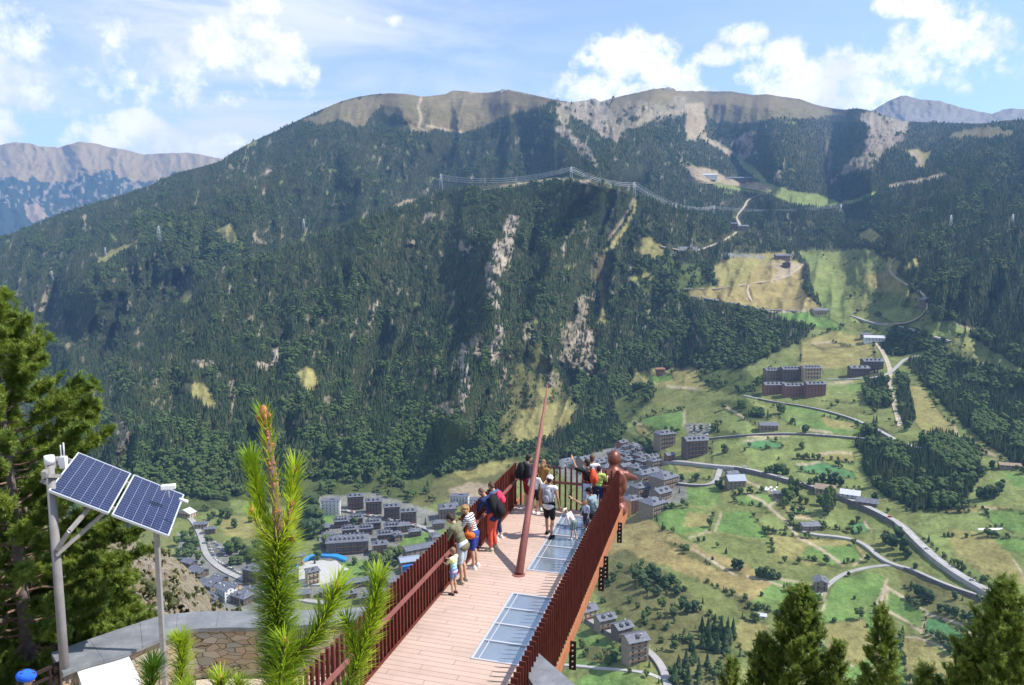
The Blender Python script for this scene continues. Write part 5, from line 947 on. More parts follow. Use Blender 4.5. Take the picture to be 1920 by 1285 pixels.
# ---------------------------------------------------------------- terrace, curved stone wall with slate cap
def stones(t, p):
    oc = t.coord('Object'); w = t.add('ShaderNodeVectorMath', operation='ADD'); nz = t.noise(oc, 3.0, 3, .5, out=1); t.put(w.inputs[0], oc)
    sc_ = t.add('ShaderNodeVectorMath', operation='SCALE'); t.put(sc_.inputs[0], nz); sc_.inputs['Scale'].default_value = .12; t.l.new(sc_.outputs[0], w.inputs[1])
    mp = t.mapping(w.outputs[0], (3.6, 3.6, 9.5))
    v = t.add('ShaderNodeTexVoronoi', feature='DISTANCE_TO_EDGE'); t.put(v.inputs['Vector'], mp); v.inputs['Scale'].default_value = 1.0; v.inputs['Randomness'].default_value = .9
    c = t.add('ShaderNodeTexVoronoi'); t.put(c.inputs['Vector'], mp); c.inputs['Scale'].default_value = 1.0; c.inputs['Randomness'].default_value = .9
    s = t.add('ShaderNodeSeparateColor'); t.put(s.inputs[0], c.outputs['Color'])
    col = t.ramp(s.outputs[0], [(0, (.36,.28,.18)), (.25, (.47,.38,.26)), (.5, (.38,.37,.31)), (.75, (.50,.34,.21)), (1, (.56,.50,.38))])
    n = t.noise(oc, 9, 6, .65); col = t.mix(t.math('MULTIPLY', n, .35), col, (.26,.21,.15)); m = t.smooth(v.outputs['Distance'], .004, .030)
    t.put(p.inputs['Base Color'], t.mix(m, (.20,.155,.11), col))
    b = t.add('ShaderNodeBump'); b.inputs['Strength'].default_value = 1; b.inputs['Distance'].default_value = .05; t.put(b.inputs['Height'], t.math('ADD', m, t.math('MULTIPLY', n, .4))); t.l.new(b.outputs[0], p.inputs['Normal'])
M_wall = material('dry_stone_wall', (.35,.3,.2), .9, build=stones, spec=.2)
def slatecap(t, p):
    oc = t.coord(); n = t.noise(oc, 3, 7, .65); n2 = t.noise(oc, 26, 4, .7); c = t.ramp(n, [(.3, (.13,.14,.155)), (.55, (.19,.20,.215)), (.75, (.27,.28,.29))]); t.put(p.inputs['Base Color'], t.mix(t.math('MULTIPLY', t.smooth(n2, .55, .75), .5), c, (.40,.40,.38)))
    t.put(p.inputs['Roughness'], t.math('ADD', .35, t.math('MULTIPLY', n, .3)))
    b = t.add('ShaderNodeBump'); b.inputs['Strength'].default_value = .6; b.inputs['Distance'].default_value = .01; t.put(b.inputs['Height'], t.noise(oc, 14, 6, .7)); t.l.new(b.outputs[0], p.inputs['Normal'])
M_cap = material('slate_slab', (.2,.21,.23), .5, build=slatecap, spec=.4)
ZC = 1.0
inn = spline([(118,1262),(160,1246),(232,1226),(300,1198),(358,1180),(420,1177),(480,1177),(560,1173),(640,1165),(690,1158)], 4); outp = spline([(96,1226),(118,1217),(222,1181),(298,1158),(366,1148),(425,1147),(480,1148),(560,1146),(640,1142),(690,1138)], 4)
I = [onz(x, y, ZC) for x, y in inn]; O = [onz(x, y, ZC) for x, y in outp]; n = min(len(I), len(O)); I, O = I[:n], O[:n]
sw = empty('stone_wall', (I[0].x, I[0].y, 0), label='curved stone wall with bluish slate cap around the terrace, left of the deck', cat='wall')
def loc(P, o): return [tuple(Vector(p)-o.location) for p in P]
b = MB(); up = Vector((0, 0, 1)); inset = [i.lerp(o, .10) for i, o in zip(I, O)]; ins2 = [i.lerp(o, .88) for i, o in zip(I, O)]
def at_z(P, z): return [Vector((p.x, p.y, z)) for p in P]
b.add(loc(at_z(inset, ZC-.07)+at_z(inset, -.05)+at_z(ins2, ZC-.07)+at_z(ins2, -3), sw), [(k, n+k, n+k+1, k+1) for k in range(n-1)]+[(2*n+k, 2*n+k+1, 3*n+k+1, 3*n+k) for k in range(n-1)])
wo = b.build('wall', M_wall, sw)
def cap_piece(k0, k1, dz):
    A, Bq = I[k0:k1+1], O[k0:k1+1]; m = len(A); sh = .006
    A = [p.lerp(q, 0) for p, q in zip(A, Bq)]; A[0] = A[0].lerp(A[1], .03); Bq[0] = Bq[0].lerp(Bq[1], .03)
    P = at_z(A, ZC+dz)+at_z(Bq, ZC+dz+.015)+at_z(A, ZC-.075)+at_z(Bq, ZC-.075); c = MB()
    c.add(loc(P, sw), [(i, i+1, m+i+1, m+i) for i in range(m-1)]+[(i, 2*m+i, 2*m+i+1, i+1) for i in range(m-1)]+[(m+i, m+i+1, 3*m+i+1, 3*m+i) for i in range(m-1)]+[(0, m, 3*m, 2*m), (m-1, 3*m-1, 4*m-1, 2*m-1)]); c.build('cap_slab', M_cap, sw)
cuts = [0, 6, 10, 14, 19, 25, 31, n-1]
for a, c in zip(cuts[:-1], cuts[1:]): cap_piece(a, c, random.uniform(-.006, .006))
# right-hand end of the wall
q = [onz(1008,1223,ZC), onz(983,1259,ZC), onz(1030,1330,ZC), onz(1130,1330,ZC)]
rw = empty('stone_wall', (q[0].x, q[0].y, 0), label='end of the stone wall with one big slate slab right of the deck', cat='wall')
c = MB(); c.add(loc(at_z(q, ZC)+at_z(q, ZC-.08), rw), [(0,1,2,3),(4,7,6,5)]+[(i, i+4, (i+1)%4+4, (i+1)%4) for i in range(4)]); c.build('cap_slab', M_cap, rw)
ce = sum(q, Vector())/4; q2 = [p.lerp(ce, .10) for p in q]; c = MB(); c.add(loc(at_z(q2, ZC-.081)+at_z(q2, -2.5), rw), [(i, i+4, (i+1)%4+4, (i+1)%4) for i in range(4)]); c.build('wall', M_wall, rw)
# terrace floor
M_terr = material('terrace_paving', (.50,.42,.33), .9, var=.12, scale=2)
P = [onz(100,1262,0)]+[Vector((p.x, p.y, 0)) for p in I[3:]]+[pl2w(16.3, VL-.12), pl2w(8.0, VL-.12), pl2w(7.2, VL-3), Vector((-9, 7.5, 0))]
b = MB(); b.add([(p.x, p.y, -.03) for p in P]+[(p.x, p.y, -1.5) for p in P], [tuple(range(len(P)))]+[(i, i+len(P), (i+1) % len(P)+len(P), (i+1) % len(P)) for i in range(len(P))]); o = b.build('terrace', M_terr, kind='structure', label='pale paved terrace', cat='terrace')
# near hillside below the viewpoint
xs = np.linspace(-60, 60, 161); ys = np.linspace(-30, 62, 140); X, Y = np.meshgrid(xs, ys); rr = np.hypot(X, Y)
Z = 6.3-.78*np.clip(rr-1.2, 0, None)+.5*fbm(X/3, Y/3, 4, 5)*np.clip(rr/6, 0, 1)
lm = (X < 1.5) & (Y > 6) & (Y < 15.5) & (rr < 16.5); Z = np.where(lm, np.minimum(np.maximum(Z, -.9), -.9), Z); Z = np.minimum(Z, 5.5-.70*rr+ .8*(rr < 2)); Z = np.where(Y < 0, np.maximum(Z, 5.6-.1*rr), Z)
i = (np.arange(139)[:, None]*161+np.arange(160)[None]).ravel()
M_hill = material('dry_grass_and_rock', (.26,.22,.13), .95, var=.45, scale=.5, bump=.6)
np_mesh('hillside', np.stack([X, Y, Z], -1).reshape(-1, 3), np.stack([i, i+1, i+162, i+161], 1), M_hill, kind='structure', label='rocky hillside under the viewpoint', cat='hillside')
# rocky spur in the middle distance at the left
xs = np.arange(-160, 560, 3.0); top = pl(xs, [(-160,900),(0,930),(150,978),(215,1003),(240,1010),(270,1022),(300,1034),(330,1048),(352,1066),(368,1082),(382,1100),(388,1118),(398,1132),(430,1146),(480,1156),(560,1170)])+2.5*fbm(xs/14, xs*0, 4, 9)
n = 130; t_ = np.linspace(0, 1, n)[:, None]; X = np.tile(xs, (n, 1)); Y = top[None]+t_*(1420-top[None]); D = 1/((1-t_)/165+t_/38)*np.ones_like(X)
D = D*(1-.08*ridged((X+.5*Y)/60, Y/90, 4, 3)-.055*ridged(X/20, Y/24, 4, 6)-.022*fbm(X/6, Y/6, 3, 8)); b_ = (642.5-Y)/F
P = np.stack([(X-960)/F*D, (math.cos(TH)+b_*math.sin(TH))*D, CH+(-math.sin(TH)+b_*math.cos(TH))*D], -1)
bk = np.array([P[0]+np.stack([P[0][:, 0]*.03*k, np.full(len(xs), 7.*k), -np.full(len(xs), 3.*k+2.2*k*k)], -1) for k in range(7, 0, -1)]); P = np.concatenate([bk, P]); nr_, nc_ = P.shape[:2]; i = (np.arange(nr_-1)[:, None]*nc_+np.arange(nc_-1)[None]).ravel()
def spurm(t, p):
    oc = t.coord(); n1 = t.noise(oc, .09, 6, .65); n2 = t.noise(oc, .8, 6, .7); n3 = t.noise(t.mapping(oc, (1, 1, .4)), .35, 5, .7, dist=.5)
    rock = t.ramp(n2, [(.3, (.14,.12,.095)), (.5, (.33,.28,.22)), (.75, (.46,.40,.31))]); gr = t.ramp(n2, [(.3, (.13,.12,.05)), (.7, (.33,.27,.13))]); gn = t.mix(n2, (.09,.10,.03), (.17,.17,.06))
    c = t.mix(t.smooth(n3, .42, .52), gr, rock); c = t.mix(t.smooth(n1, .58, .68), c, gn); t.put(p.inputs['Base Color'], c)
    b = t.add('ShaderNodeBump'); b.inputs['Strength'].default_value = 1; b.inputs['Distance'].default_value = 1.2; t.put(b.inputs['Height'], t.noise(oc, .5, 8, .7)); t.l.new(b.outputs[0], p.inputs['Normal'])
np_mesh('rocky_spur', P.reshape(-1, 3), np.stack([i, i+nc_, i+nc_+1, i+1], 1), material('spur_rock', (.4,.33,.25), .95, build=spurm, spec=.1), kind='structure', label='dry rocky spur dropping towards the town', cat='hillside')
SPX, SPP = xs, P
rs_ = np.random.RandomState(8); bq = MB(); bq2 = [round_tree(s_, 10, .55, .02) for s_ in (71, 72, 73)]
for _ in range(420):
    jj = rs_.randint(0, nc_); ii_ = 8+int((nr_-12)*rs_.rand()**1.6); p = P[ii_, jj]; s_ = rs_.uniform(.5, 1.6)*(1 if rs_.rand() < .8 else 1.8); q_ = bq2[rs_.randint(3)]; bq.add([(p[0]+x*s_, p[1]+y*s_, p[2]-.1+z*s_) for x, y, z in q_.v], q_.f)
bq.build('scrub', needlem('scrub_leaves', (.06,.085,.025), (.16,.16,.05)), kind='stuff', label='low green scrub dotted over the rocky spur', cat='scrub')

# ---------------------------------------------------------------- solar panels on poles
M_pole = material('weathered_pole_steel', (.24,.225,.22), .6, var=.15, scale=5); M_galv = material('grey_strut_steel', (.34,.32,.30), .5, metal=.2, var=.15, scale=8)
M_plast = material('white_plastic', (.78,.78,.77), .4)
C = [Vector(p) for p in ((-8.062,13.484,4.391),(-7.235,13.778,3.922),(-6.774,12.178,3.626),(-7.619,11.897,4.161))]
e1 = ((C[1]-C[0])+(C[2]-C[3])).normalized(); nrm = e1.cross((C[0]-C[3])).normalized(); e2 = nrm.cross(e1).normalized(); cen = sum(C, Vector())/4
if nrm.z < 0: nrm = -nrm
pole_top = at(92, 857, 12.35)
solar = empty('solar_station', (pole_top.x, pole_top.y, 0), label='two tilted blue solar panels mounted on grey poles above the slate wall cap', cat='solar panels')
def S(p): return Vector(p)-solar.location
def cellm(t, p):
    uv = t.coord('Object'); s = t.add('ShaderNodeSeparateXYZ'); t.put(s.inputs[0], uv)
    def lines(v, per, w): return t.math('LESS_THAN', t.math('ABSOLUTE', t.math('SUBTRACT', t.math('FRACT', t.math('ADD', t.math('DIVIDE', v, per), .5)), .5)), w)
    big = t.math('MAXIMUM', lines(s.outputs[0], .158, .014), lines(s.outputs[1], .0793, .018)); fine = lines(s.outputs[0], .0395, .05)
    dirt = t.noise(uv, 3, 4, .6); c = t.mix(dirt, (.007, .011, .045), (.013, .021, .075)); c = t.mix(t.math('MULTIPLY', fine, .22), c, (.2, .23, .36)); t.put(p.inputs['Base Color'], t.mix(t.math('MULTIPLY', big, .75), c, (.42, .46, .58)))
M_cell = material('solar_cells', (.02,.03,.1), .18, build=cellm, spec=.5)
Mx = Matrix((e1, e2, nrm)).transposed()
for k in (0, 1):
    c0 = cen+e1*(1.035*k); f = MB(); w, h_ = .99, 1.66
    for sx in (-1, 1): f.box((sx*(w/2-.012), 0, 0), (.026, h_, .04))
    for sy in (-1, 1): f.box((0, sy*(h_/2-.012), .0003), (w-.05, .026, .0394))
    fr = f.build('solar_panel', M_alu, solar); fr.matrix_local = Matrix.Translation(S(c0)) @ Mx.to_4x4()
    g = MB(); g.box((0, 0, .004), (w-.05, h_-.05, .02)); g.build('solar_cells', M_cell, fr)
    g = MB(); g.box((0, 0, -.008), (w-.06, h_-.06, .004)); g.build('backing_sheet', M_plast, fr)
b = MB(); b.tube([S(Vector((pole_top.x, pole_top.y, -.3))), S(pole_top)], [.078, .068], 16); b.build('pole', M_pole, solar)
b = MB(); b.tube([S(pole_top-Vector((0, 0, .12))), S(pole_top+Vector((0, 0, .02)))], .078, 16); b.build('pole_cap', M_plast, solar)
p2 = cen+e1*1.30-e2*.62-nrm*.06; b = MB(); b.bar(S(Vector((p2.x, p2.y, -.3))), S(p2), .075, .075, up=(0, 1, 0)); b.build('post', M_galv, solar)
b = MB()
for yy in (-.5, .55): b.bar(S(cen-e1*.7+e2*yy-nrm*.05), S(cen+e1*1.55+e2*yy-nrm*.05), .05, .05)
b.build('mounting_rail', M_galv, solar)
pm = Vector((pole_top.x, pole_top.y, 0))
for a, c in (((pm.x+.06, pm.y-.1, at(100, 1048, 12.3).z), cen+e1*.45-e2*.55-nrm*.08), ((pm.x+.10, pm.y-.12, at(112, 1035, 12.3).z), at(130, 996, 12.2)), (at(130, 996, 12.2), cen+e1*.2-e2*.5-nrm*.08)):
    b = MB(); b.bar(S(a), S(c), .055, .055); b.build('brace', M_galv, solar)
b = MB(); b.bar(S(at(82, 892, 12.2)), S(at(108, 862, 12.9)), .07, .12); b.bar(S(at(88, 892, 12.2)), S(at(112, 893, 12.5)), .06, .06); b.build('bracket', M_galv, solar)
b = MB(); p = at(119, 867, 12.75); b.box(S(p), (.10, .09, .20)); b.tube([S(p+Vector((-.03, 0, .1))), S(p+Vector((-.03, 0, .30)))], .012, 6); b.tube([S(p+Vector((.02, 0, .1))), S(p+Vector((.02, 0, .34)))], .012, 6); b.build('router_box', M_plast, solar)
b = MB(); p = at(316, 913, 13.6); b.box(S(p), (.24, .13, .07), rz=.3); b.tube([S(p), S(p-Vector((0, 0, .2)))], .02, 6); p = at(347, 939, 13.3); b.tube([S(p-Vector((.1, 0, -.03))), S(p+Vector((.05, 0, -.02)))], .03, 8); b.build('camera_housing', M_plast, solar)
# white cabinet by the wall
a, c = onz(146,1256,.9), onz(238,1229,.9); d = (c-a); d.z = 0; nr2 = Vector((d.y, -d.x, 0)).normalized(); cab = empty('cabinet', ((a.x+c.x)/2, (a.y+c.y)/2, 0), math.atan2(d.y, d.x), label='white box-like cabinet standing against the left end of the stone wall', cat='cabinet')
L = d.length; b = MB(); b.box((0, -.55, .44), (L, 1.08, .86)); b.build('body', M_plast, cab); b = MB(); b.box((0, -.55, .895), (L+.04, 1.12, .03)); b.build('lid', material('weathered_white_lid', (.64,.64,.62), .5, var=.12, scale=3), cab)
for sx in (-1, 1): b = MB(); b.tube([(sx*L*.3, -1.10, .75), (sx*L*.3+.09, -1.12, .75)], .018, 6); b.build('hinge', M_dark, cab)
b = MB(); b.bar((-L/2-.12, -.1, .0), (-L/2-.12, -.1, .85), .06, .06); b.build('side_bracket', M_dark, cab)
# black railing at the lower left
rl = empty('railing', onz(96, 1262, 0), label='black metal railing at the lower left corner beside the helmeted person', cat='railing'); b = MB(); A = onz(38, 1277, 1.05)-rl.location; Bq = onz(112, 1243, 1.05)-rl.location
b.bar(A, Bq, .05, .05); b.bar(A-Vector((0, 0, .17)), Bq-Vector((0, 0, .17)), .04, .04); b.build('rail', M_dark, rl)
for t_ in (.05, .72, .98): p = A.lerp(Bq, t_); b = MB(); b.bar((p.x, p.y, 0), (p.x, p.y, 1.05), .045, .045, up=(0, 1, 0)); b.build('post', M_dark, rl)

# ---------------------------------------------------------------- near pines built of branches, twigs and needle tufts
M_need = needlem('pine_needles', (.13,.205,.03), (.27,.34,.055)); M_need2 = needlem('young_pine_needles', (.17,.33,.02), (.50,.60,.04), .5); M_twig = material('pine_twig', (.20,.13,.09), .85, var=.3, scale=20); M_trunk = material('pine_trunk', (.17,.135,.12), .95, var=.35, scale=9, bump=.8, bscale=25); M_budm = material('pine_bud', (.40,.16,.07), .6, var=.3, scale=60)
def tuft_geo(P, A, n, ln, w, r, spread=(.45, 1.25), along=.10):
    """needles as slim triangles: for every tuft at P with axis A"""
    k = len(P); A = A/np.linalg.norm(A, axis=1)[:, None]; ref = np.where(np.abs(A[:, 2:3]) < .9, [[0, 0, 1.]], [[1., 0, 0]]); E = np.cross(A, ref); E /= np.linalg.norm(E, axis=1)[:, None]; G_ = np.cross(A, E)
    th = r.uniform(0, 2*np.pi, (k, n)); ph = r.uniform(*spread, (k, n)); s = r.uniform(-1, .6, (k, n))*along
    d = A[:, None]*np.cos(ph)[..., None]+(E[:, None]*np.cos(th)[..., None]+G_[:, None]*np.sin(th)[..., None])*np.sin(ph)[..., None]
    b0 = P[:, None]+A[:, None]*s[..., None]; L = ln*r.uniform(.75, 1.15, (k, n))[..., None]; side = np.cross(d, A[:, None]); side /= np.linalg.norm(side, axis=2)[..., None]+1e-9
    a0 = b0-side*w/2; a1 = b0+side*w/2; tp = b0+d*L; md = b0+d*L*.6; m0 = md-side*w*.5; m1 = md+side*w*.5
    V_ = np.stack([a0, a1, m1, m0, tp], 2).reshape(-1, 3); i = np.arange(k*n)*5
    return V_, np.stack([i, i+1, i+2, i+3], 1), np.stack([i+3, i+2, i+4, i+4], 1)
def needles(name, parts, mat, parent):
    Vs, Fs = [], []; o = 0
    for V_, Q, T in parts: Vs.append(V_); Fs += [Q+o, T+o]; o += len(V_)
    F_ = np.concatenate(Fs); V_ = np.concatenate(Vs); me = bpy.data.meshes.new(name)
    tri = F_[:, 2] == F_[:, 3]; me.vertices.add(len(V_)); me.vertices.foreach_set('co', V_.astype(np.float32).ravel()); q = F_[~tri]; t3 = F_[tri][:, :3]
    me.loops.add(q.size+t3.size); me.loops.foreach_set('vertex_index', np.concatenate([q.ravel(), t3.ravel()]).astype(np.int32)); me.polygons.add(len(q)+len(t3))
    me.polygons.foreach_set('loop_start', np.concatenate([np.arange(len(q))*4, q.size+np.arange(len(t3))*3]).astype(np.int32)); me.update(calc_edges=True); me.validate(); me.materials.append(mat)
    return link(bpy.data.objects.new(name, me), parent)
def near_pine(label, base, H_, prof, trunk_r, seed, nb=70, lean=(0, 0), tuft=(34, .085, .009), z0=.12, group=None, mat=None, twr=.16, clump=1.0, rise=.38):
    r = np.random.RandomState(seed); e = empty('pine_tree', base, label=label, cat='pine tree', group=group)
    tr = MB(); pts = [Vector((lean[0]*t+.04*math.sin(t*7+seed), lean[1]*t+.04*math.cos(t*5), H_*t)) for t in np.linspace(0, 1, 12)]; tr.tube(pts, [max(.012, trunk_r*(1-.92*t)) for t in np.linspace(0, 1, 12)], 12); tr.build('trunk', M_trunk, e)
    br = MB(); P, A = [], []
    for k in range(nb):
        t = z0+(1-z0)*(k+r.rand())/nb; L = np.interp(t, [q[0] for q in prof], [q[1] for q in prof])*r.uniform(.72, 1.12)
        az = k*2.39996+r.uniform(-.4, .4); base_ = pts[0].lerp(pts[0], 0); j = t*11; a, c = pts[int(j)], pts[min(11, int(j)+1)]; s = a.lerp(c, j-int(j))
        el = .15+1.0*max(0, t-.55)*2; d = Vector((math.cos(az), math.sin(az), 0)); cur = [s]; m = 7
        for q in range(1, m+1):
            f = q/m; cur.append(s+d*L*f*math.cos(el*.6)+Vector((0, 0, L*(.25*f*math.sin(el)+rise*f*f*(.3+t)-.10*f*(1-t))))+Vector(r.uniform(-.03, .03, 3)*L))
        br.tube(cur, [max(.005, .014*L*(1-.85*q/m)) for q in range(m+1)], 5, cap=False)
        nt = max(6, int(L*30*clump))
        for _ in range(nt):
            f = r.uniform(.22, 1)**.75; i = min(m-1, int(f*m)); p = cur[i].lerp(cur[i+1], f*m-i); ax = (cur[i+1]-cur[i]).normalized()
            dv = (ax*.6+Vector(r.normal(0, .55, 3))+Vector((0, 0, .55))).normalized(); ln = twr*r.uniform(.6, 1.5)*(.6+.5*(1-f)); tp = p+dv*ln
            br.tube([p, tp], .005, 4, cap=False); P.append(tp); A.append((dv+Vector((0, 0, .35))).normalized()); P.append(p.lerp(tp, .45)); A.append(dv); P.append(tp+Vector(r.normal(0, .05, 3))); A.append((dv+Vector(r.normal(0, .5, 3))).normalized())
        P.append(cur[-1]); A.append((cur[-1]-cur[-2]).normalized()+Vector((0, 0, .4)))
    for q in range(6): P.append(pts[-1]+Vector((0, 0, -.07*q))); A.append(Vector((0, 0, 1)))
    br.build('branches', M_twig, e); P = np.array([list(p) for p in P]); A = np.array([list(a) for a in A])
    needles('crown', [tuft_geo(P, A, tuft[0], tuft[1], tuft[2], r)], mat or M_need, e); return e
pb = at(48, 960, 14.6); zt = at(15, 556, 14.6).z
near_pine('tall sunlit pine at the left edge behind the solar panels', (pb.x, pb.y, -3.2), zt+3.2, [(0, 1.6), (.25, 2.3), (.45, 2.25), (.6, 1.9), (.75, 1.55), (.88, .95), (1, .25)], .19, 3, nb=150, lean=(-.45, .1), z0=.22, tuft=(44, .10, .010))
pb = at(-40, 900, 15.8)
near_pine('second pine half cut off by the left edge', (pb.x, pb.y, -4), 9.8, [(0, 1.5), (.3, 2.2), (.6, 1.9), (.85, .9), (1, .25)], .15, 4, nb=90, z0=.15)
pb = at(190, 1200, 17.5)
near_pine('low yellow-green pine just above the slate cap under the solar panels', (pb.x, pb.y, at(200, 1012, 17.5).z-4.2), 4.0, [(0, 1.0), (.4, 1.05), (.8, .6), (1, .2)], .07, 5, nb=80, z0=.1, mat=M_need)
pb = at(60, 1250, 13.6)
near_pine('low pine behind the black railing at the lower left', (pb.x-.8, pb.y+.6, -3.5), 3.6, [(0, 1.0), (.5, 1.1), (.8, .7), (1, .2)], .06, 6, nb=70, z0=.1)
for i, (x, y, D, hh, pf, lab, nb) in enumerate([(1500,1108,19,5.2,[(0,1.5),(.5,1.35),(.72,.95),(.86,.62),(.95,.3),(1,.14)],'broad dark pine top in the bottom right, left of the thin one',150),(1430,1200,19.5,4.2,[(0,1.1),(.6,.8),(.85,.5),(1,.16)],'lower pine top touching the left side of the broad pine',80),(1656,1150,15,3.4,[(0,.85),(.5,.62),(.8,.36),(1,.12)],'thin spindly pine top in the bottom right between the two broad ones',60),(1888,1102,12.5,4.0,[(0,1.5),(.4,1.25),(.7,.85),(.86,.4),(1,.10)],'large near pine in the bottom right corner',110),(1375,1246,17,2.8,[(0,.6),(.6,.42),(1,.14)],'small pine tip at the bottom edge, left of the broad pine',40),(1735,1262,13,2.4,[(0,.5),(.6,.35),(1,.1)],'small pine tip at the bottom edge beside the corner pine',36),(1570,1212,18.5,3.6,[(0,.8),(.6,.6),(1,.14)],'pine top joined to the right side of the broad pine',60),(1800,1235,12.8,2.8,[(0,.8),(.6,.6),(1,.12)],'side top of the corner pine, left of its tall tip',56)]):
    T_ = at(x, y, D); near_pine(lab, (T_.x, T_.y, T_.z-hh), hh, [(a_, b_*.70) for a_, b_ in pf], .06, 20+i, nb=nb, z0=.15, tuft=(34, .062, .007), group='pine tops at the bottom right', clump=1.35, twr=.11, rise=.85)

# young pine shoots right in front
def shoot(st, nd, bd, pts, D, rad, dens, ln, bud=True, spread=(.5, 1.15), r=None, w=.0034):
    s = spline([(p[0], p[1]) for p in pts], 5); Q = [at(x, y, D+(q/len(s))*0) for q, (x, y) in enumerate(s)]
    Q = [q-yp.location for q in Q]; k = len(Q); st.tube(Q, [rad*(1-.35*i/k)*(1+.12*(i % 2)) for i in range(k)], 9)
    L = sum((Q[i+1]-Q[i]).length for i in range(k-1)); n = int(L*dens*.50); ln *= 1.2; spread = (spread[0]*1.35, spread[1]*1.3); f = r.rand(n)*(k-1); i = np.minimum(f.astype(int), k-2); Qn = np.array([list(q) for q in Q]); P = Qn[i]+(Qn[i+1]-Qn[i])*(f-i)[:, None]; A = Qn[i+1]-Qn[i]
    nd.append(tuft_geo(P, A, 2, ln, w, r, spread, .004))
    m = int(L*520)                                          # bracts that roughen the stem
    for _ in range(m):
        ff = r.rand()*(k-1); ii = int(ff); p = Q[ii].lerp(Q[min(k-1, ii+1)], ff-ii); d = Vector(r.normal(0, 1, 3)).normalized(); bd.ball(p+d*rad*.85, rad*.38, 5, 4)
    if bud: bd.ball(Q[-1], (rad*1.15, rad*1.15, rad*2.1), 9, 7); [bd.ball(Q[-1]+Vector((math.cos(a)*rad*1.3, math.sin(a)*rad*.9, -rad*.8)), (rad*.5, rad*.5, rad*1.1), 7, 5) for a in (0, 1.3, 2.6, 3.9, 5.2)]
r_ = np.random.RandomState(12); DY = 2.2
yp = empty('young_pine', at(523, 1400, DY)-Vector((0, 0, .9)), label='bright green young pine with orange-brown leading shoot right in front of the viewer', cat='pine tree')
st, nd, bd = MB(), [], MB()
base_px = (524, 1400)
shoot(st, nd, bd, [(526,1420),(524,1290),(521,1180),(519,1100),(521,1010)], DY, .0115, 5200, .078, bud=False, spread=(.6, 1.15), r=r_)
shoot(st, nd, bd, [(521,1010),(519,960),(513,900),(506,850),(500,805),(494,776)], DY, .0130, 620, .056, spread=(.30, .62), r=r_)
shoot(st, nd, bd, [(520,1008),(500,1004),(488,988),(480,972),(472,958)], DY-.02, .0062, 900, .036, spread=(.2, .6), r=r_)
shoot(st, nd, bd, [(521,1008),(533,998),(541,975),(545,942)], DY-.03, .0062, 900, .04, spread=(.2, .6), r=r_)
shoot(st, nd, bd, [(522,1004),(545,960),(548,920),(552,880)], DY+.05, .0055, 1800, .062, spread=(.25, .7), r=r_)
shoot(st, nd, bd, [(518,1004),(492,960),(480,910),(472,868)], DY+.06, .0060, 2400, .066, bud=False, spread=(.25, .7), r=r_)
shoot(st, nd, bd, [(523,1010),(536,1012),(548,1010)], DY, .0058, 300, .03, r=r_)
shoot(st, nd, bd, [(560,1222),(590,1190),(612,1150),(632,1098)], DY-.1, .0065, 2300, .065, spread=(.3, .9), r=r_)
shoot(st, nd, bd, [(524,1300),(545,1240),(562,1220)], DY-.1, .0068, 1800, .06, bud=False, r=r_)
shoot(st, nd, bd, [(620,1420),(650,1300),(672,1240),(692,1180),(702,1130),(709,1082)], DY+.1, .0072, 2300, .062, spread=(.3, .85), r=r_)
shoot(st, nd, bd, [(672,1240),(660,1200),(650,1165)], DY+.1, .005, 2200, .055, bud=False, spread=(.3, .9), r=r_)
shoot(st, nd, bd, [(522,1300),(530,1250),(534,1202)], DY-.15, .006, 2200, .055, spread=(.35, 1.0), r=r_)
for pts, D_, ds in (([(330,1420),(335,1300),(342,1230),(338,1200)], 2.6, 2300), ([(280,1420),(282,1300),(287,1250)], 2.3, 1800), ([(410,1420),(412,1320),(414,1272)], 2.4, 1800), ([(452,1420),(450,1330),(448,1285)], 2.3, 1800), ([(400,1420),(372,1330),(350,1290)], 2.5, 1400)):
    shoot(st, nd, bd, pts, D_, .006, ds, .055, spread=(.35, 1.0), r=r_)
g0 = Vector((0, 0, 0)); root = at(523, 1400, DY)-yp.location
for x, y, D_ in ((524,1420,DY),(620,1420,DY+.1),(330,1420,2.6),(280,1420,2.3),(410,1420,2.4),(452,1420,2.3),(400,1420,2.5)): st.tube([at(x, y, D_)-yp.location, g0.lerp(at(x, y, D_)-yp.location, .4), g0+Vector((0, 0, -.05))], [.008, .014, .02], 8)
st.build('stem', M_twig, yp); bd.build('buds', M_budm, yp); needles('needles', nd, M_need2, yp)
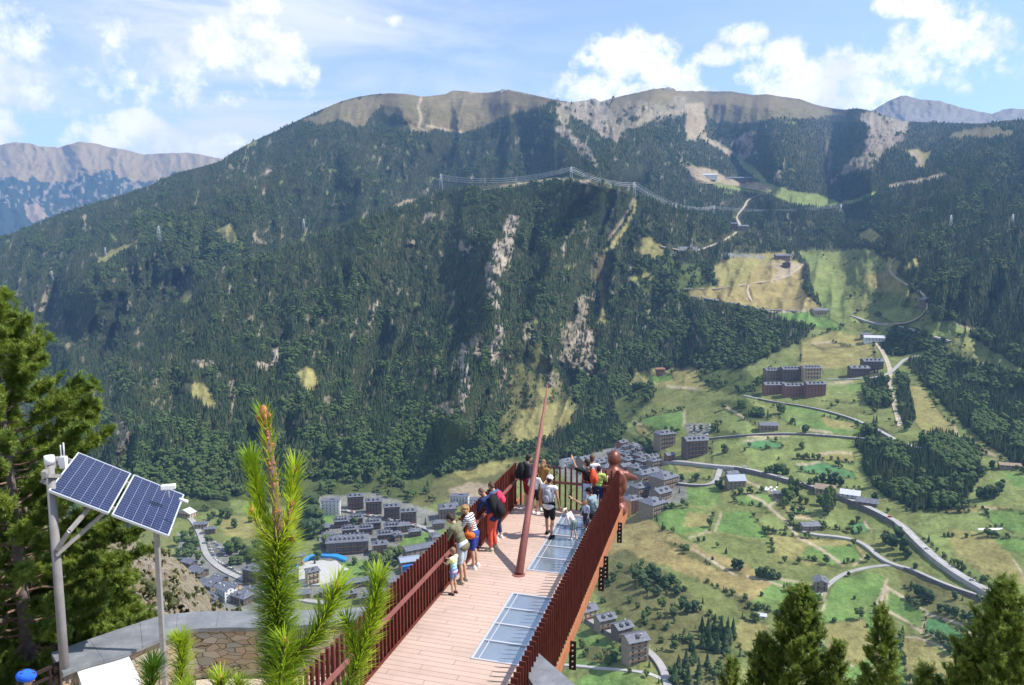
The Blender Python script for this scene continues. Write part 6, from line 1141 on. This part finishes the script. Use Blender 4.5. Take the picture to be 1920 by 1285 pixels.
# ---------------------------------------------------------------- people and the statue
def Mt(name, c, rough=.85, **k): return material(name, c, rough, **k)
SKIN = [Mt('skin_light', (.55,.33,.23), .55), Mt('skin_tan', (.42,.23,.15), .55)]
HAIR = dict(dark=Mt('dark_hair', (.035,.022,.018), .6), brown=Mt('brown_hair', (.11,.06,.035), .6), blond=Mt('curly_blond_hair', (.42,.26,.12), .7), light=Mt('light_brown_hair', (.26,.15,.08), .65), shaved=Mt('shaved_hair', (.16,.10,.08), .7))
M_eye = Mt('eye', (.03,.02,.02), .3)
def V3(*a): return Vector(a)
def limb(b, p, r, n=10):
    """capsule chain through the joints"""
    b.tube(p, r, n)
    for q, s in zip(p, r): b.ball(q, s, n, 6)
def hand(b, w, d, sgn, s=1.0, curl=.5, up=Vector((0, 0, 1))):
    """palm, four bent fingers of different length and a thumb from the side of the palm; w wrist, d pointing direction"""
    d = d.normalized(); side = d.cross(up)
    side = (side if side.length > .1 else d.cross(Vector((0, 1, 0)))).normalized()*sgn; pn = side.cross(d).normalized()
    pc = w+d*.045*s; M_ = Matrix((side, d, pn)).transposed(); b.ball(pc, (.038*s, .05*s, .017*s), 10, 6, M=M_)
    for k, L in enumerate((.066, .075, .070, .055)):
        r0 = w+d*.082*s+side*(.027-.018*k)*s; a = r0+(d+pn*-.15).normalized()*L*.5*s; c = a+(d*math.cos(curl)-pn*math.sin(curl))*L*.5*s
        limb(b, [r0-d*.02*s, r0, a, c], [.0098*s, .0098*s, .0092*s, .0082*s], 6)
    t0 = w+d*.025*s+side*.032*s; t1 = t0+(d*.6+side*.8).normalized()*.034*s; limb(b, [t0, t1, t1+(d*.9+side*.2-pn*.3).normalized()*.030*s], [.0120*s, .0110*s, .0095*s], 6)
def remesh(b, name, mat, parent, vox, smooth=4, keep=False):
    o = b.build(name, mat, parent); m = o.modifiers.new('skin', 'REMESH'); m.mode = 'VOXEL'; m.voxel_size = vox; m.use_smooth_shade = True
    if smooth: q = o.modifiers.new('soft', 'SMOOTH'); q.factor = .5; q.iterations = smooth
    return o
DEF = dict(pelvis=(0,0,.95), lean=0.0, side=0.0, elL=(-.27,-.02,1.14), elR=(.27,-.02,1.14), haL=(-.28,.10,.90), haR=(.28,.10,.90), knL=(-.10,.03,.50), knR=(.10,.03,.50), anL=(-.11,-.02,.08), anR=(.11,-.02,.08), turn=0.0, nod=0.0, female=False)
def person(pos, H_, face, label, pose=None, top=None, bottom=None, skin=0, hair='dark', hairkind='short', sleeves=.5, legs=.5, shoe=None, hat=None, pack=None, extra=None, group='visitors on the deck', name='person', smat=None, z0=0.0, vox=.0085, long_top=0.0):
    s = H_/1.75; ps = dict(DEF); ps.update(pose or {}); e = empty(name, (pos.x, pos.y, z0), face, label=label, cat='person', group=group)
    J = {k: Vector(v)*s for k, v in ps.items() if isinstance(v, tuple)}; pel = J['pelvis']
    L_ = Matrix.Rotation(-ps['lean'], 3, 'X') @ Matrix.Rotation(ps['side'], 3, 'Y')
    def up(v): return pel+L_ @ (Vector(v)*s-Vector((0, 0, .95*s)))      # torso coordinates of a standing body -> posed
    kid = H_ < 1.4; hs = s*(1.22 if H_ < 1.15 else 1.10 if kid else 1.10 if smat else 1.0); fem = ps['female']
    sh = {k: up((x*(.155 if smat else .165 if fem else .185), 0, 1.375 if smat else 1.41)) for k, x in (('L', -1), ('R', 1))}; hp = {k: pel+Vector((x*.09*s, 0, -.02*s)) for k, x in (('L', -1), ('R', 1))}
    neck0, neck1 = up((0, -.005, 1.42)), up((0, .02, 1.53 if not smat else 1.475)); HM = L_ @ Matrix.Rotation(-ps['nod'], 3, 'X') @ Matrix.Rotation(ps['turn'], 3, 'Z'); hc = neck1+HM @ Vector((0, .02, .095))*hs
    def hd(x, y, z): return hc+HM @ Vector((x, y, z))*hs
    sk = smat or SKIN[skin]; b = MB()
    def torso(b, g=0.0, zlo=.84):
        if smat: g = .030
        for z, rx, ry, rz in ((.93,.155,.108,.12),(1.04,.128,.095,.12),(1.17,.142,.102,.13),(1.30,.160,.108,.13),(1.385,.150,.085,.07)):
            if z < zlo: continue
            if fem and z in (1.04, 1.17): rx -= .015
            b.ball(up((0, 0, z)), ((rx+g)*s, (ry+g)*s, rz*s+g*s*.5), 14, 9, M=L_)
        limb(b, [sh['L'], up((0, -.01, 1.40)), sh['R']], [(.058+g*(not smat))*s, (.070+g*(not smat))*s, (.058+g*(not smat))*s])
    torso(b); nk = 1.35 if smat else 1; limb(b, [neck0, neck1, hc], [.058*s*nk, .05*s*nk, .05*s*nk])
    b.ball(hd(0, 0, .012), (.074*hs*(1.12 if smat else 1), .092*hs*(1.1 if smat else 1), .105*hs), 14, 10, M=HM); b.ball(hd(0, .032, -.052), (.052*hs, .052*hs, .055*hs), 10, 8, M=HM)
    limb(b, [hd(0, .088, .012), hd(0, .108, -.018)], [.010*hs, .015*hs], 6); limb(b, [hd(-.02, .088, -.05), hd(.02, .088, -.05)], [.008*hs]*2, 6); limb(b, [hd(-.035, .078, .035), hd(.035, .078, .035)], [.012*hs]*2, 6)
    for x in (-1, 1): b.ball(hd(x*.074, -.005, -.008), (.011*hs, .018*hs, .030*hs), 6, 6, M=HM)
    AJ = {}
    for k, x in (('L', -1), ('R', 1)):
        el, ha = up(ps['el'+k]), up(ps['ha'+k]); AJ[k] = (sh[k], el, ha)
        limb(b, [sh[k], sh[k].lerp(el, .4), el], [.052*s, .047*s, .037*s]); limb(b, [el, el.lerp(ha, .35), ha], [.037*s, .038*s, .025*s]); hand(b, ha, ha-el, x, s*1.08, curl=ps.get('curl', .6))
        kn, an = J['kn'+k], J['an'+k]; limb(b, [hp[k], hp[k].lerp(kn, .4), kn], [.088*s, .074*s, .052*s]); limb(b, [kn, kn.lerp(an, .3)+Vector((0, -.012*s, 0)), an], [.051*s, .052*s, .034*s])
        limb(b, [an+Vector((0, -.03*s, -.03*s)), an+Vector((x*.01*s, .14*s, -.052*s))], [.034*s, .028*s])
    body = remesh(b, 'body', sk, e, vox if not smat else .022, 3 if not smat else 4)
    if smat: return e, body, dict(up=up, hd=hd, s=s, L=L_, HM=HM, hs=hs, J=J, hp=hp, AJ=AJ)
    q = MB(); [q.ball(hd(x*.030, .086, .016), .011*hs, 6, 5) for x in (-1, 1)]; q.build('eyes', M_eye, e)
    if top:
        c = MB(); g = .020; torso(c, g, .96)
        if long_top: c.ball(up((0, 0, .90)), (.192*s, .148*s, .13*s), 14, 9, M=L_)
        for k in 'LR':
            a, el, ha = AJ[k]
            if sleeves > 0:
                f = min(1, sleeves*2); limb(c, [a, a.lerp(el, f)], [.070*s, .058*s])
                if sleeves > .5: limb(c, [el, el.lerp(ha, (sleeves-.5)*1.8)], [.055*s, .042*s])
        remesh(c, 'shirt', top, e, .012, 2)
    if bottom:
        c = MB(); c.ball(pel+Vector((0, 0, .01*s)), (.178*s, .132*s, .125*s), 14, 9)
        for k in 'LR':
            kn, an = J['kn'+k], J['an'+k]; f = min(1, legs*2); limb(c, [hp[k], hp[k].lerp(kn, f)], [.102*s, .080*s])
            if legs > .5: limb(c, [kn, kn.lerp(an, (legs-.5)*1.8)], [.072*s, .060*s])
        remesh(c, 'trousers' if legs > .5 else 'shorts', bottom, e, .012, 2)
    for k, x in (('L', -1), ('R', 1)):
        an = J['an'+k]; c = MB(); c.ball(an+Vector((0, -.02*s, -.028*s)), (.048*s, .058*s, .050*s), 10, 6); c.ball(an+Vector((x*.012*s, .09*s, -.048*s)), (.050*s, .095*s, .036*s), 10, 6); c.box(an+Vector((x*.006*s, .045*s, -.072*s)), (.085*s, .25*s, .02*s)); c.build('shoe', shoe or M_plast, e)
    if hair:
        c = MB(); hm_ = HAIR[hair]
        if hairkind == 'shaved': c.ball(hd(0, -.014, .026), (.0765*hs, .088*hs, .100*hs), 14, 9, M=HM); c.v = [v for v in c.v]
        else:
            r = random.Random(int(H_*100)+int(pos.x*50)); c.ball(hd(0, -.018, .038), (.084*hs, .096*hs, .096*hs), 14, 9, M=HM); c.ball(hd(0, -.05, -.01), (.075*hs, .062*hs, .085*hs), 12, 8, M=HM)
            if hairkind == 'curly':
                for _ in range(60):
                    d = Vector((r.gauss(0, 1), r.gauss(-.5, .8), r.gauss(.4, .8))).normalized(); c.ball(hc+HM @ Vector((d.x*.098, d.y*.105-.02, d.z*.105+.02))*hs, .026*hs, 6, 5)
            if hairkind == 'long': limb(c, [hd(0, -.07, 0), hd(0, -.10, -.13), hd(0, -.09, -.25)], [.07*hs, .066*hs, .035*hs]); [limb(c, [hd(x*.07, -.02, 0), hd(x*.075, -.03, -.14)], [.03*hs, .026*hs]) for x in (-1, 1)]
            if hairkind == 'bun': c.ball(hd(0, -.07, .10), .04*hs, 8, 6)
        c.build('hair', hm_, e)
    if hat:
        kind, hm_ = hat; c = MB(); c.ball(hd(0, -.006, .05), (.093*hs, .108*hs, .085*hs), 16, 9, M=HM)
        if kind == 'cap': c.ball(hd(0, .12, .035), (.07*hs, .075*hs, .010*hs), 12, 6, M=HM)
        if kind == 'bucket': c.ball(hd(0, 0, .02), (.155*hs, .165*hs, .022*hs), 18, 6, M=HM)
        if kind == 'helmet': c = MB(); c.ball(hd(0, -.01, .055), (.108*hs, .135*hs, .092*hs), 18, 10, M=HM)
        c.build('helmet' if kind == 'helmet' else 'hat', hm_, e)
        if kind == 'helmet':
            q = MB(); [q.ball(hd(x, y, .135-abs(x)*.4), (.012*hs, .05*hs, .012*hs), 6, 5, M=HM) for x in (-.05, 0, .05) for y in (-.06, .05)]; q.build('vents', M_dark, e)
    if pack:
        pm_, w, h, dp, z, off = pack; c = MB(); c.ball(up((off, -.10-dp*.5, z)), (w*.5*s, dp*.62*s, h*.5*s), 14, 10, M=L_); c.ball(up((off, -.12-dp, z-h*.15)), (w*.36*s, dp*.35*s, h*.28*s), 12, 8, M=L_)
        for x in (-1, 1): c.tube([up((x*.10, -.12, z+h*.35)), up((x*.12, .0, 1.47)), up((x*.12, .125, 1.32)), up((x*.13, .10, 1.12)), up((x*.13, -.10, z-h*.35))], .017*s, 6)
        c.build('backpack', pm_, e)
    if extra: extra(e, up, hd, s, AJ, J)
    return e
def yaw(fv, fu):                                            # facing given as deck-right and deck-forward amounts
    d = Vector((fv*math.cos(AZ)+fu*math.sin(AZ), -fv*math.sin(AZ)+fu*math.cos(AZ))); return math.atan2(-d.x, d.y)
def D(x, y): return onz(x, y, 0)
lean_rail = dict(lean=.52, elL=(-.24,.20,1.22), elR=(.24,.20,1.22), haL=(-.14,.42,1.20), haR=(.14,.42,1.20), nod=.25, knL=(-.10,.02,.5), knR=(.10,.05,.5))
cols = {}
def Cc(n, c, **k):
    if n not in cols: cols[n] = material(n, c, .85, var=.2, scale=6, bump=1.0, bscale=9, **k)
    return cols[n]
person(D(868,1092), 1.80, yaw(-1,.12), 'man in olive T-shirt and pale shorts leaning over the left railing', dict(lean_rail, lean=.42), Cc('olive_cotton', (.17,.165,.10)), Cc('pale_denim', (.50,.58,.62)), 0, 'dark', shoe=Cc('beige_canvas', (.42,.36,.28)), legs=.45, long_top=.1)
def tie(t, p):
    s = t.add('ShaderNodeSeparateXYZ'); t.put(s.inputs[0], t.coord('Object')); z = t.math('ADD', t.math('MULTIPLY', t.math('SUBTRACT', s.outputs[2], .46), 2.1), t.math('MULTIPLY', t.math('SUBTRACT', t.noise(t.coord('Object'), 9, 3, .6), .5), .35))
    t.put(p.inputs['Base Color'], t.ramp(z, [(0, (.22,.24,.60)), (.22, (.60,.35,.72)), (.42, (.40,.70,.80)), (.60, (.45,.80,.80)), (.78, (.80,.85,.40)), (1, (.90,.75,.45))]))
person(D(851,1114), 1.12, yaw(-1,.25), 'small child in rainbow tie-dye shirt holding the left hand rail', dict(elR=(.24,.16,1.20), haR=(.20,.36,1.22), elL=(-.24,.16,1.20), haL=(-.18,.36,1.24)), material('tie_dye_cotton', (.5,.6,.7), .85, build=tie), Cc('blue_denim', (.17,.24,.48)), 0, 'light', shoe=Cc('dark_sandal', (.10,.06,.06)), legs=.30, sleeves=.35, long_top=.06)
def stripes(t, p):
    s = t.add('ShaderNodeSeparateXYZ'); t.put(s.inputs[0], t.coord('Object')); f = t.math('LESS_THAN', t.math('FRACT', t.math('MULTIPLY', s.outputs[2], 19)), .42); t.put(p.inputs['Base Color'], t.mix(f, (.70,.70,.69), (.05,.06,.10)))
def bag(col, off, z, r):
    def f(e, up, hd, s, AJ, J):
        c = MB(); c.ball(up((off, .03, z)), (r[0]*s, r[1]*s, r[2]*s), 12, 8); c.tube([up((off*1.1, .06, z+.08)), up((0, .15, 1.25)), up((-off*.6, .02, 1.47)), up((0, -.13, 1.28)), up((off*1.1, -.02, z+.08))], .012*s, 5); c.build('bag', col, e)
    return f
person(D(890,1064), 1.68, yaw(-1,.1), 'woman with curly blond hair, striped top, orange bag and blue shorts', dict(lean_rail, lean=.34, female=True), material('striped_cotton', (.7,.7,.7), .85, build=stripes), Cc('royal_blue_cotton', (.03,.06,.30)), 0, 'blond', 'curly', shoe=M_plast, legs=.42, extra=bag(Cc('orange_nylon', (.75,.16,.03)), -.22, .98, (.10,.16,.10)))
person(D(924,1031), 1.80, yaw(-1,.3), 'bald man in navy top with big black backpack and orange-red trousers', dict(lean_rail, lean=.46), Cc('navy_cotton', (.022,.035,.11)), Cc('orange_red_cotton', (.62,.095,.055)), 1, 'shaved', 'shaved', shoe=Cc('cream_leather', (.6,.55,.42)), legs=.92, pack=(Cc('black_nylon', (.012,.012,.014)), .40, .68, .22, 1.14, .0), long_top=.1)
person(D(934,1010), 1.66, yaw(-1,.35), 'dark-haired woman with pink backpack behind the bald man', dict(lean_rail, lean=.30, female=True), Cc('teal_blue_cotton', (.05,.11,.20)), Cc('dark_blue_denim', (.04,.06,.12)), 0, 'brown', 'bun', legs=.9, pack=(Cc('pink_nylon', (.70,.05,.12)), .28, .42, .15, 1.25, .0))
person(D(988,957), 1.82, yaw(.8,.6), 'man in dark grey T-shirt and dark red shorts with black backpack, left of the mast', dict(nod=.25, turn=.2), Cc('charcoal_cotton', (.04,.042,.055)), Cc('dark_red_cotton', (.22,.012,.03)), 0, 'dark', legs=.42, pack=(cols['black_nylon'], .34, .55, .20, 1.25, 0))
person(D(1003,963), 1.38, yaw(.3,1), 'child in white top and black shorts half hidden by the mast', dict(elR=(.26,.12,1.15), haR=(.30,.30,1.28)), Cc('white_cotton', (.74,.74,.74)), Cc('black_cotton', (.015,.015,.018)), 0, 'brown', legs=.38)
person(D(1018,958), 1.66, yaw(.2,1), 'woman in brown top and mustard trousers just right of the mast', dict(female=True), Cc('tan_brown_cotton', (.33,.17,.06)), Cc('mustard_linen', (.42,.30,.08)), 1, 'light', 'long', legs=.95, sleeves=.1)
person(D(1029,1006), 1.80, yaw(.15,1), 'man in white sleeveless shirt, white cap, grey backpack and black shorts', dict(knL=(-.10,.10,.50), anL=(-.11,.16,.09), knR=(.10,.02,.50), anR=(.11,-.10,.08), elR=(.27,-.03,1.13), haR=(.27,.08,.88), nod=.1), cols['white_cotton'], cols['black_cotton'], 1, 'dark', legs=.44, sleeves=0, shoe=Cc('black_leather', (.02,.02,.02)), hat=('cap', Cc('white_cap_cotton', (.80,.80,.79))), pack=(Cc('grey_nylon', (.30,.31,.34)), .27, .40, .12, 1.20, 0), long_top=.08)
person(D(1076,1012), .98, yaw(-1,.35), 'toddler in white sun hat bending to look through the glass floor', dict(lean=.75, nod=.5, knL=(-.10,.06,.5), haL=(-.22,.22,1.00), haR=(.24,.16,.98), elL=(-.25,.08,1.18), elR=(.25,.06,1.18), anL=(-.11,.10,.08), anR=(.11,-.08,.08)), Cc('pale_pink_cotton', (.72,.60,.60)), Cc('grey_green_cotton', (.19,.28,.27)), 0, 'light', legs=.40, hat=('bucket', Cc('cream_hat_cotton', (.78,.75,.58))), shoe=M_plast)
def phone(k):
    def f(e, up, hd, s, AJ, J):
        a, el, ha = AJ[k]; d = (ha-el).normalized(); c = MB(); c.box(ha+d*.12*s+Vector((0, .02, .02)), (.075, .012, .15)); c.build('phone', M_dark, e)
    return f
person(D(1101,966), 1.78, yaw(-1,.25), 'man in black T-shirt with red backpack raising an arm at the far end', dict(elL=(-.26,.26,1.48), haL=(-.20,.40,1.72), elR=(.22,.22,1.22), haR=(.1,.38,1.4)), cols['black_cotton'], Cc('pale_blue_cotton', (.45,.52,.62)), 1, 'dark', legs=.5, pack=(Cc('coral_red_nylon', (.70,.09,.04)), .30, .46, .16, 1.24, 0), extra=phone('L'))
person(D(1109,957), 1.80, yaw(0,1), 'person in white top beyond the black T-shirt man at the far railing', dict(haL=(-.2,.3,1.2), haR=(.2,.3,1.2)), cols['white_cotton'], cols['navy_cotton'], 1, 'brown', legs=.5)
person(D(1122,961), 1.50, yaw(.1,1), 'child in lime green T-shirt facing the far railing', dict(elR=(.25,.12,1.18), haR=(.22,.32,1.25)), Cc('lime_cotton', (.50,.72,.20)), cols['navy_cotton'], 0, 'dark', legs=.4)
sq = dict(pelvis=(0,-.12,.46), lean=.30, knL=(-.16,.26,.52), knR=(.16,.26,.50), anL=(-.14,.02,.08), anR=(.14,.02,.08), elL=(-.30,.22,1.32), haL=(-.34,.44,1.52), elR=(.26,.10,1.18), haR=(.12,.32,1.10), female=True)
person(D(1110,988), 1.70, yaw(-.9,.35), 'woman in black cap and blue-grey vest crouching on the deck and holding up a phone', sq, Cc('blue_grey_cotton', (.22,.30,.35)), Cc('dark_leggings', (.03,.035,.05)), 1, 'dark', legs=.9, sleeves=0, hat=('cap', cols['black_cotton']), shoe=Cc('red_leather', (.40,.03,.03)), extra=phone('L'))
person(D(1098,992), .86, yaw(-.5,-.8), 'tiny child in pale blue clothes standing in front of the crouching woman', dict(), Cc('pale_sky_cotton', (.48,.56,.68)), Cc('dark_kid_cotton', (.06,.06,.10)), 0, 'light', legs=.8, sleeves=.9)
hp_ = at(38, 1276, 10.6)
person(Vector((hp_.x, hp_.y)), 1.72, -.9, 'person with bright blue cycling helmet and turquoise shirt at the lower left corner', dict(elR=(.34,.20,1.42), haR=(.40,.40,1.52), nod=.3), Cc('turquoise_lycra', (.03,.42,.45)), cols['black_cotton'], 1, 'dark', hat=('helmet', Cc('blue_helmet', (.02,.13,.75))), sleeves=.45, z0=hp_.z-1.60, group=None)

# bronze-red statue of a seated man on the end of the right beam
def bronze(t, p):
    oc = t.coord(); n = t.noise(oc, 2.5, 7, .65); t.put(p.inputs['Base Color'], t.ramp(n, [(.3, (.12,.038,.026)), (.7, (.25,.085,.058))])); t.put(p.inputs['Roughness'], t.math('ADD', .28, t.math('MULTIPLY', n, .3)))
M_bronze = material('rust_bronze', (.3,.1,.07), .4, metal=.35, build=bronze, spec=.5)
sp = pl2w(23.5, -3.24); ss = 2.35; H_ = 1.75*ss
st_, body, kk = person(sp, H_, -AZ+.22, 'huge rust-red statue of a seated man at the right end of the deck', dict(pelvis=(0,0,.11), lean=.10, knL=(-.12,.34,.12), knR=(.12,.34,.10), anL=(-.12,.36,-.34), anR=(.12,.34,-.36), elL=(-.24,.24,1.24), haL=(-.04,.36,1.28), elR=(.31,.16,1.30), haR=(.06,.32,1.27), turn=-.45, nod=.05), smat=M_bronze, group=None, name='statue', z0=-.30)
st_['category'] = 'statue'
b = MB(); up, s = kk['up'], kk['s']; L_ = kk['L']
for x in (-1, 1):
    b.ball(up((x*.085, -.085, 1.32)), (.075*s, .030*s, .10*s), 10, 8, M=L_); b.ball(up((x*.11, -.07, 1.22)), (.065*s, .035*s, .11*s), 10, 8, M=L_); b.ball(up((x*.05, -.085, 1.06)), (.035*s, .03*s, .16*s), 10, 8, M=L_); b.ball(up((x*.158, 0, 1.365)), (.068*s, .066*s, .072*s), 10, 8)
    b.ball(up((x*.08, -.06, .90)), (.10*s, .10*s, .10*s), 10, 8); b.ball(up((x*.055, -.01, 1.425)), (.06*s, .045*s, .05*s), 8, 6)
me = body.data; n0 = len(me.vertices); bmx = bmesh.new(); bmx.from_mesh(me); m2 = b.mesh('add'); bmx.from_mesh(m2); bmx.to_mesh(me); bmx.free(); bpy.data.meshes.remove(m2)
b = MB(); b.box((-3.16, 23.35, -.46), (.60, 1.5, .30)); b.build('seat_beam', M_beam, plat)
forest()
# ---------------------------------------------------------------- tell look-alikes apart by their order from the left
ORD = 'first second third fourth fifth sixth seventh eighth ninth tenth eleventh twelfth thirteenth fourteenth fifteenth sixteenth seventeenth eighteenth nineteenth twentieth'.split()+['twenty-'+q for q in 'first second third fourth fifth sixth seventh eighth ninth'.split()]
fam = {}
for o in COL.objects:
    if o.parent is None and o.get('label') and not o.get('kind'): fam.setdefault(o['label'], []).append(o)
for lab, os_ in fam.items():
    if len(os_) > 1:
        os_.sort(key=lambda o: o.location.x/max(1, o.location.y))
        for k, o in enumerate(os_): o['label'] = lab+', '+('leftmost' if k == 0 else 'rightmost' if k == len(os_)-1 else ORD[k]+' from left')
# ---------------------------------------------------------------- haze
b = MB(); b.box((0, 6000, 340), (26000, 15000, 1760))
HZ = bpy.data.materials.new('haze'); HZ.use_nodes = True; t = NT(HZ.node_tree); t.n.clear()
out = t.add('ShaderNodeOutputMaterial'); pv = t.add('ShaderNodeVolumePrincipled'); pv.inputs['Color'].default_value = (.27, .53, 1.0, 1); pv.inputs['Density'].default_value = 6.2e-5; pv.inputs['Anisotropy'].default_value = 0.2
t.l.new(pv.outputs[0], out.inputs['Volume'])
b.build('haze', HZ, kind='stuff', label='pale blue mountain air over the valley', cat='haze')
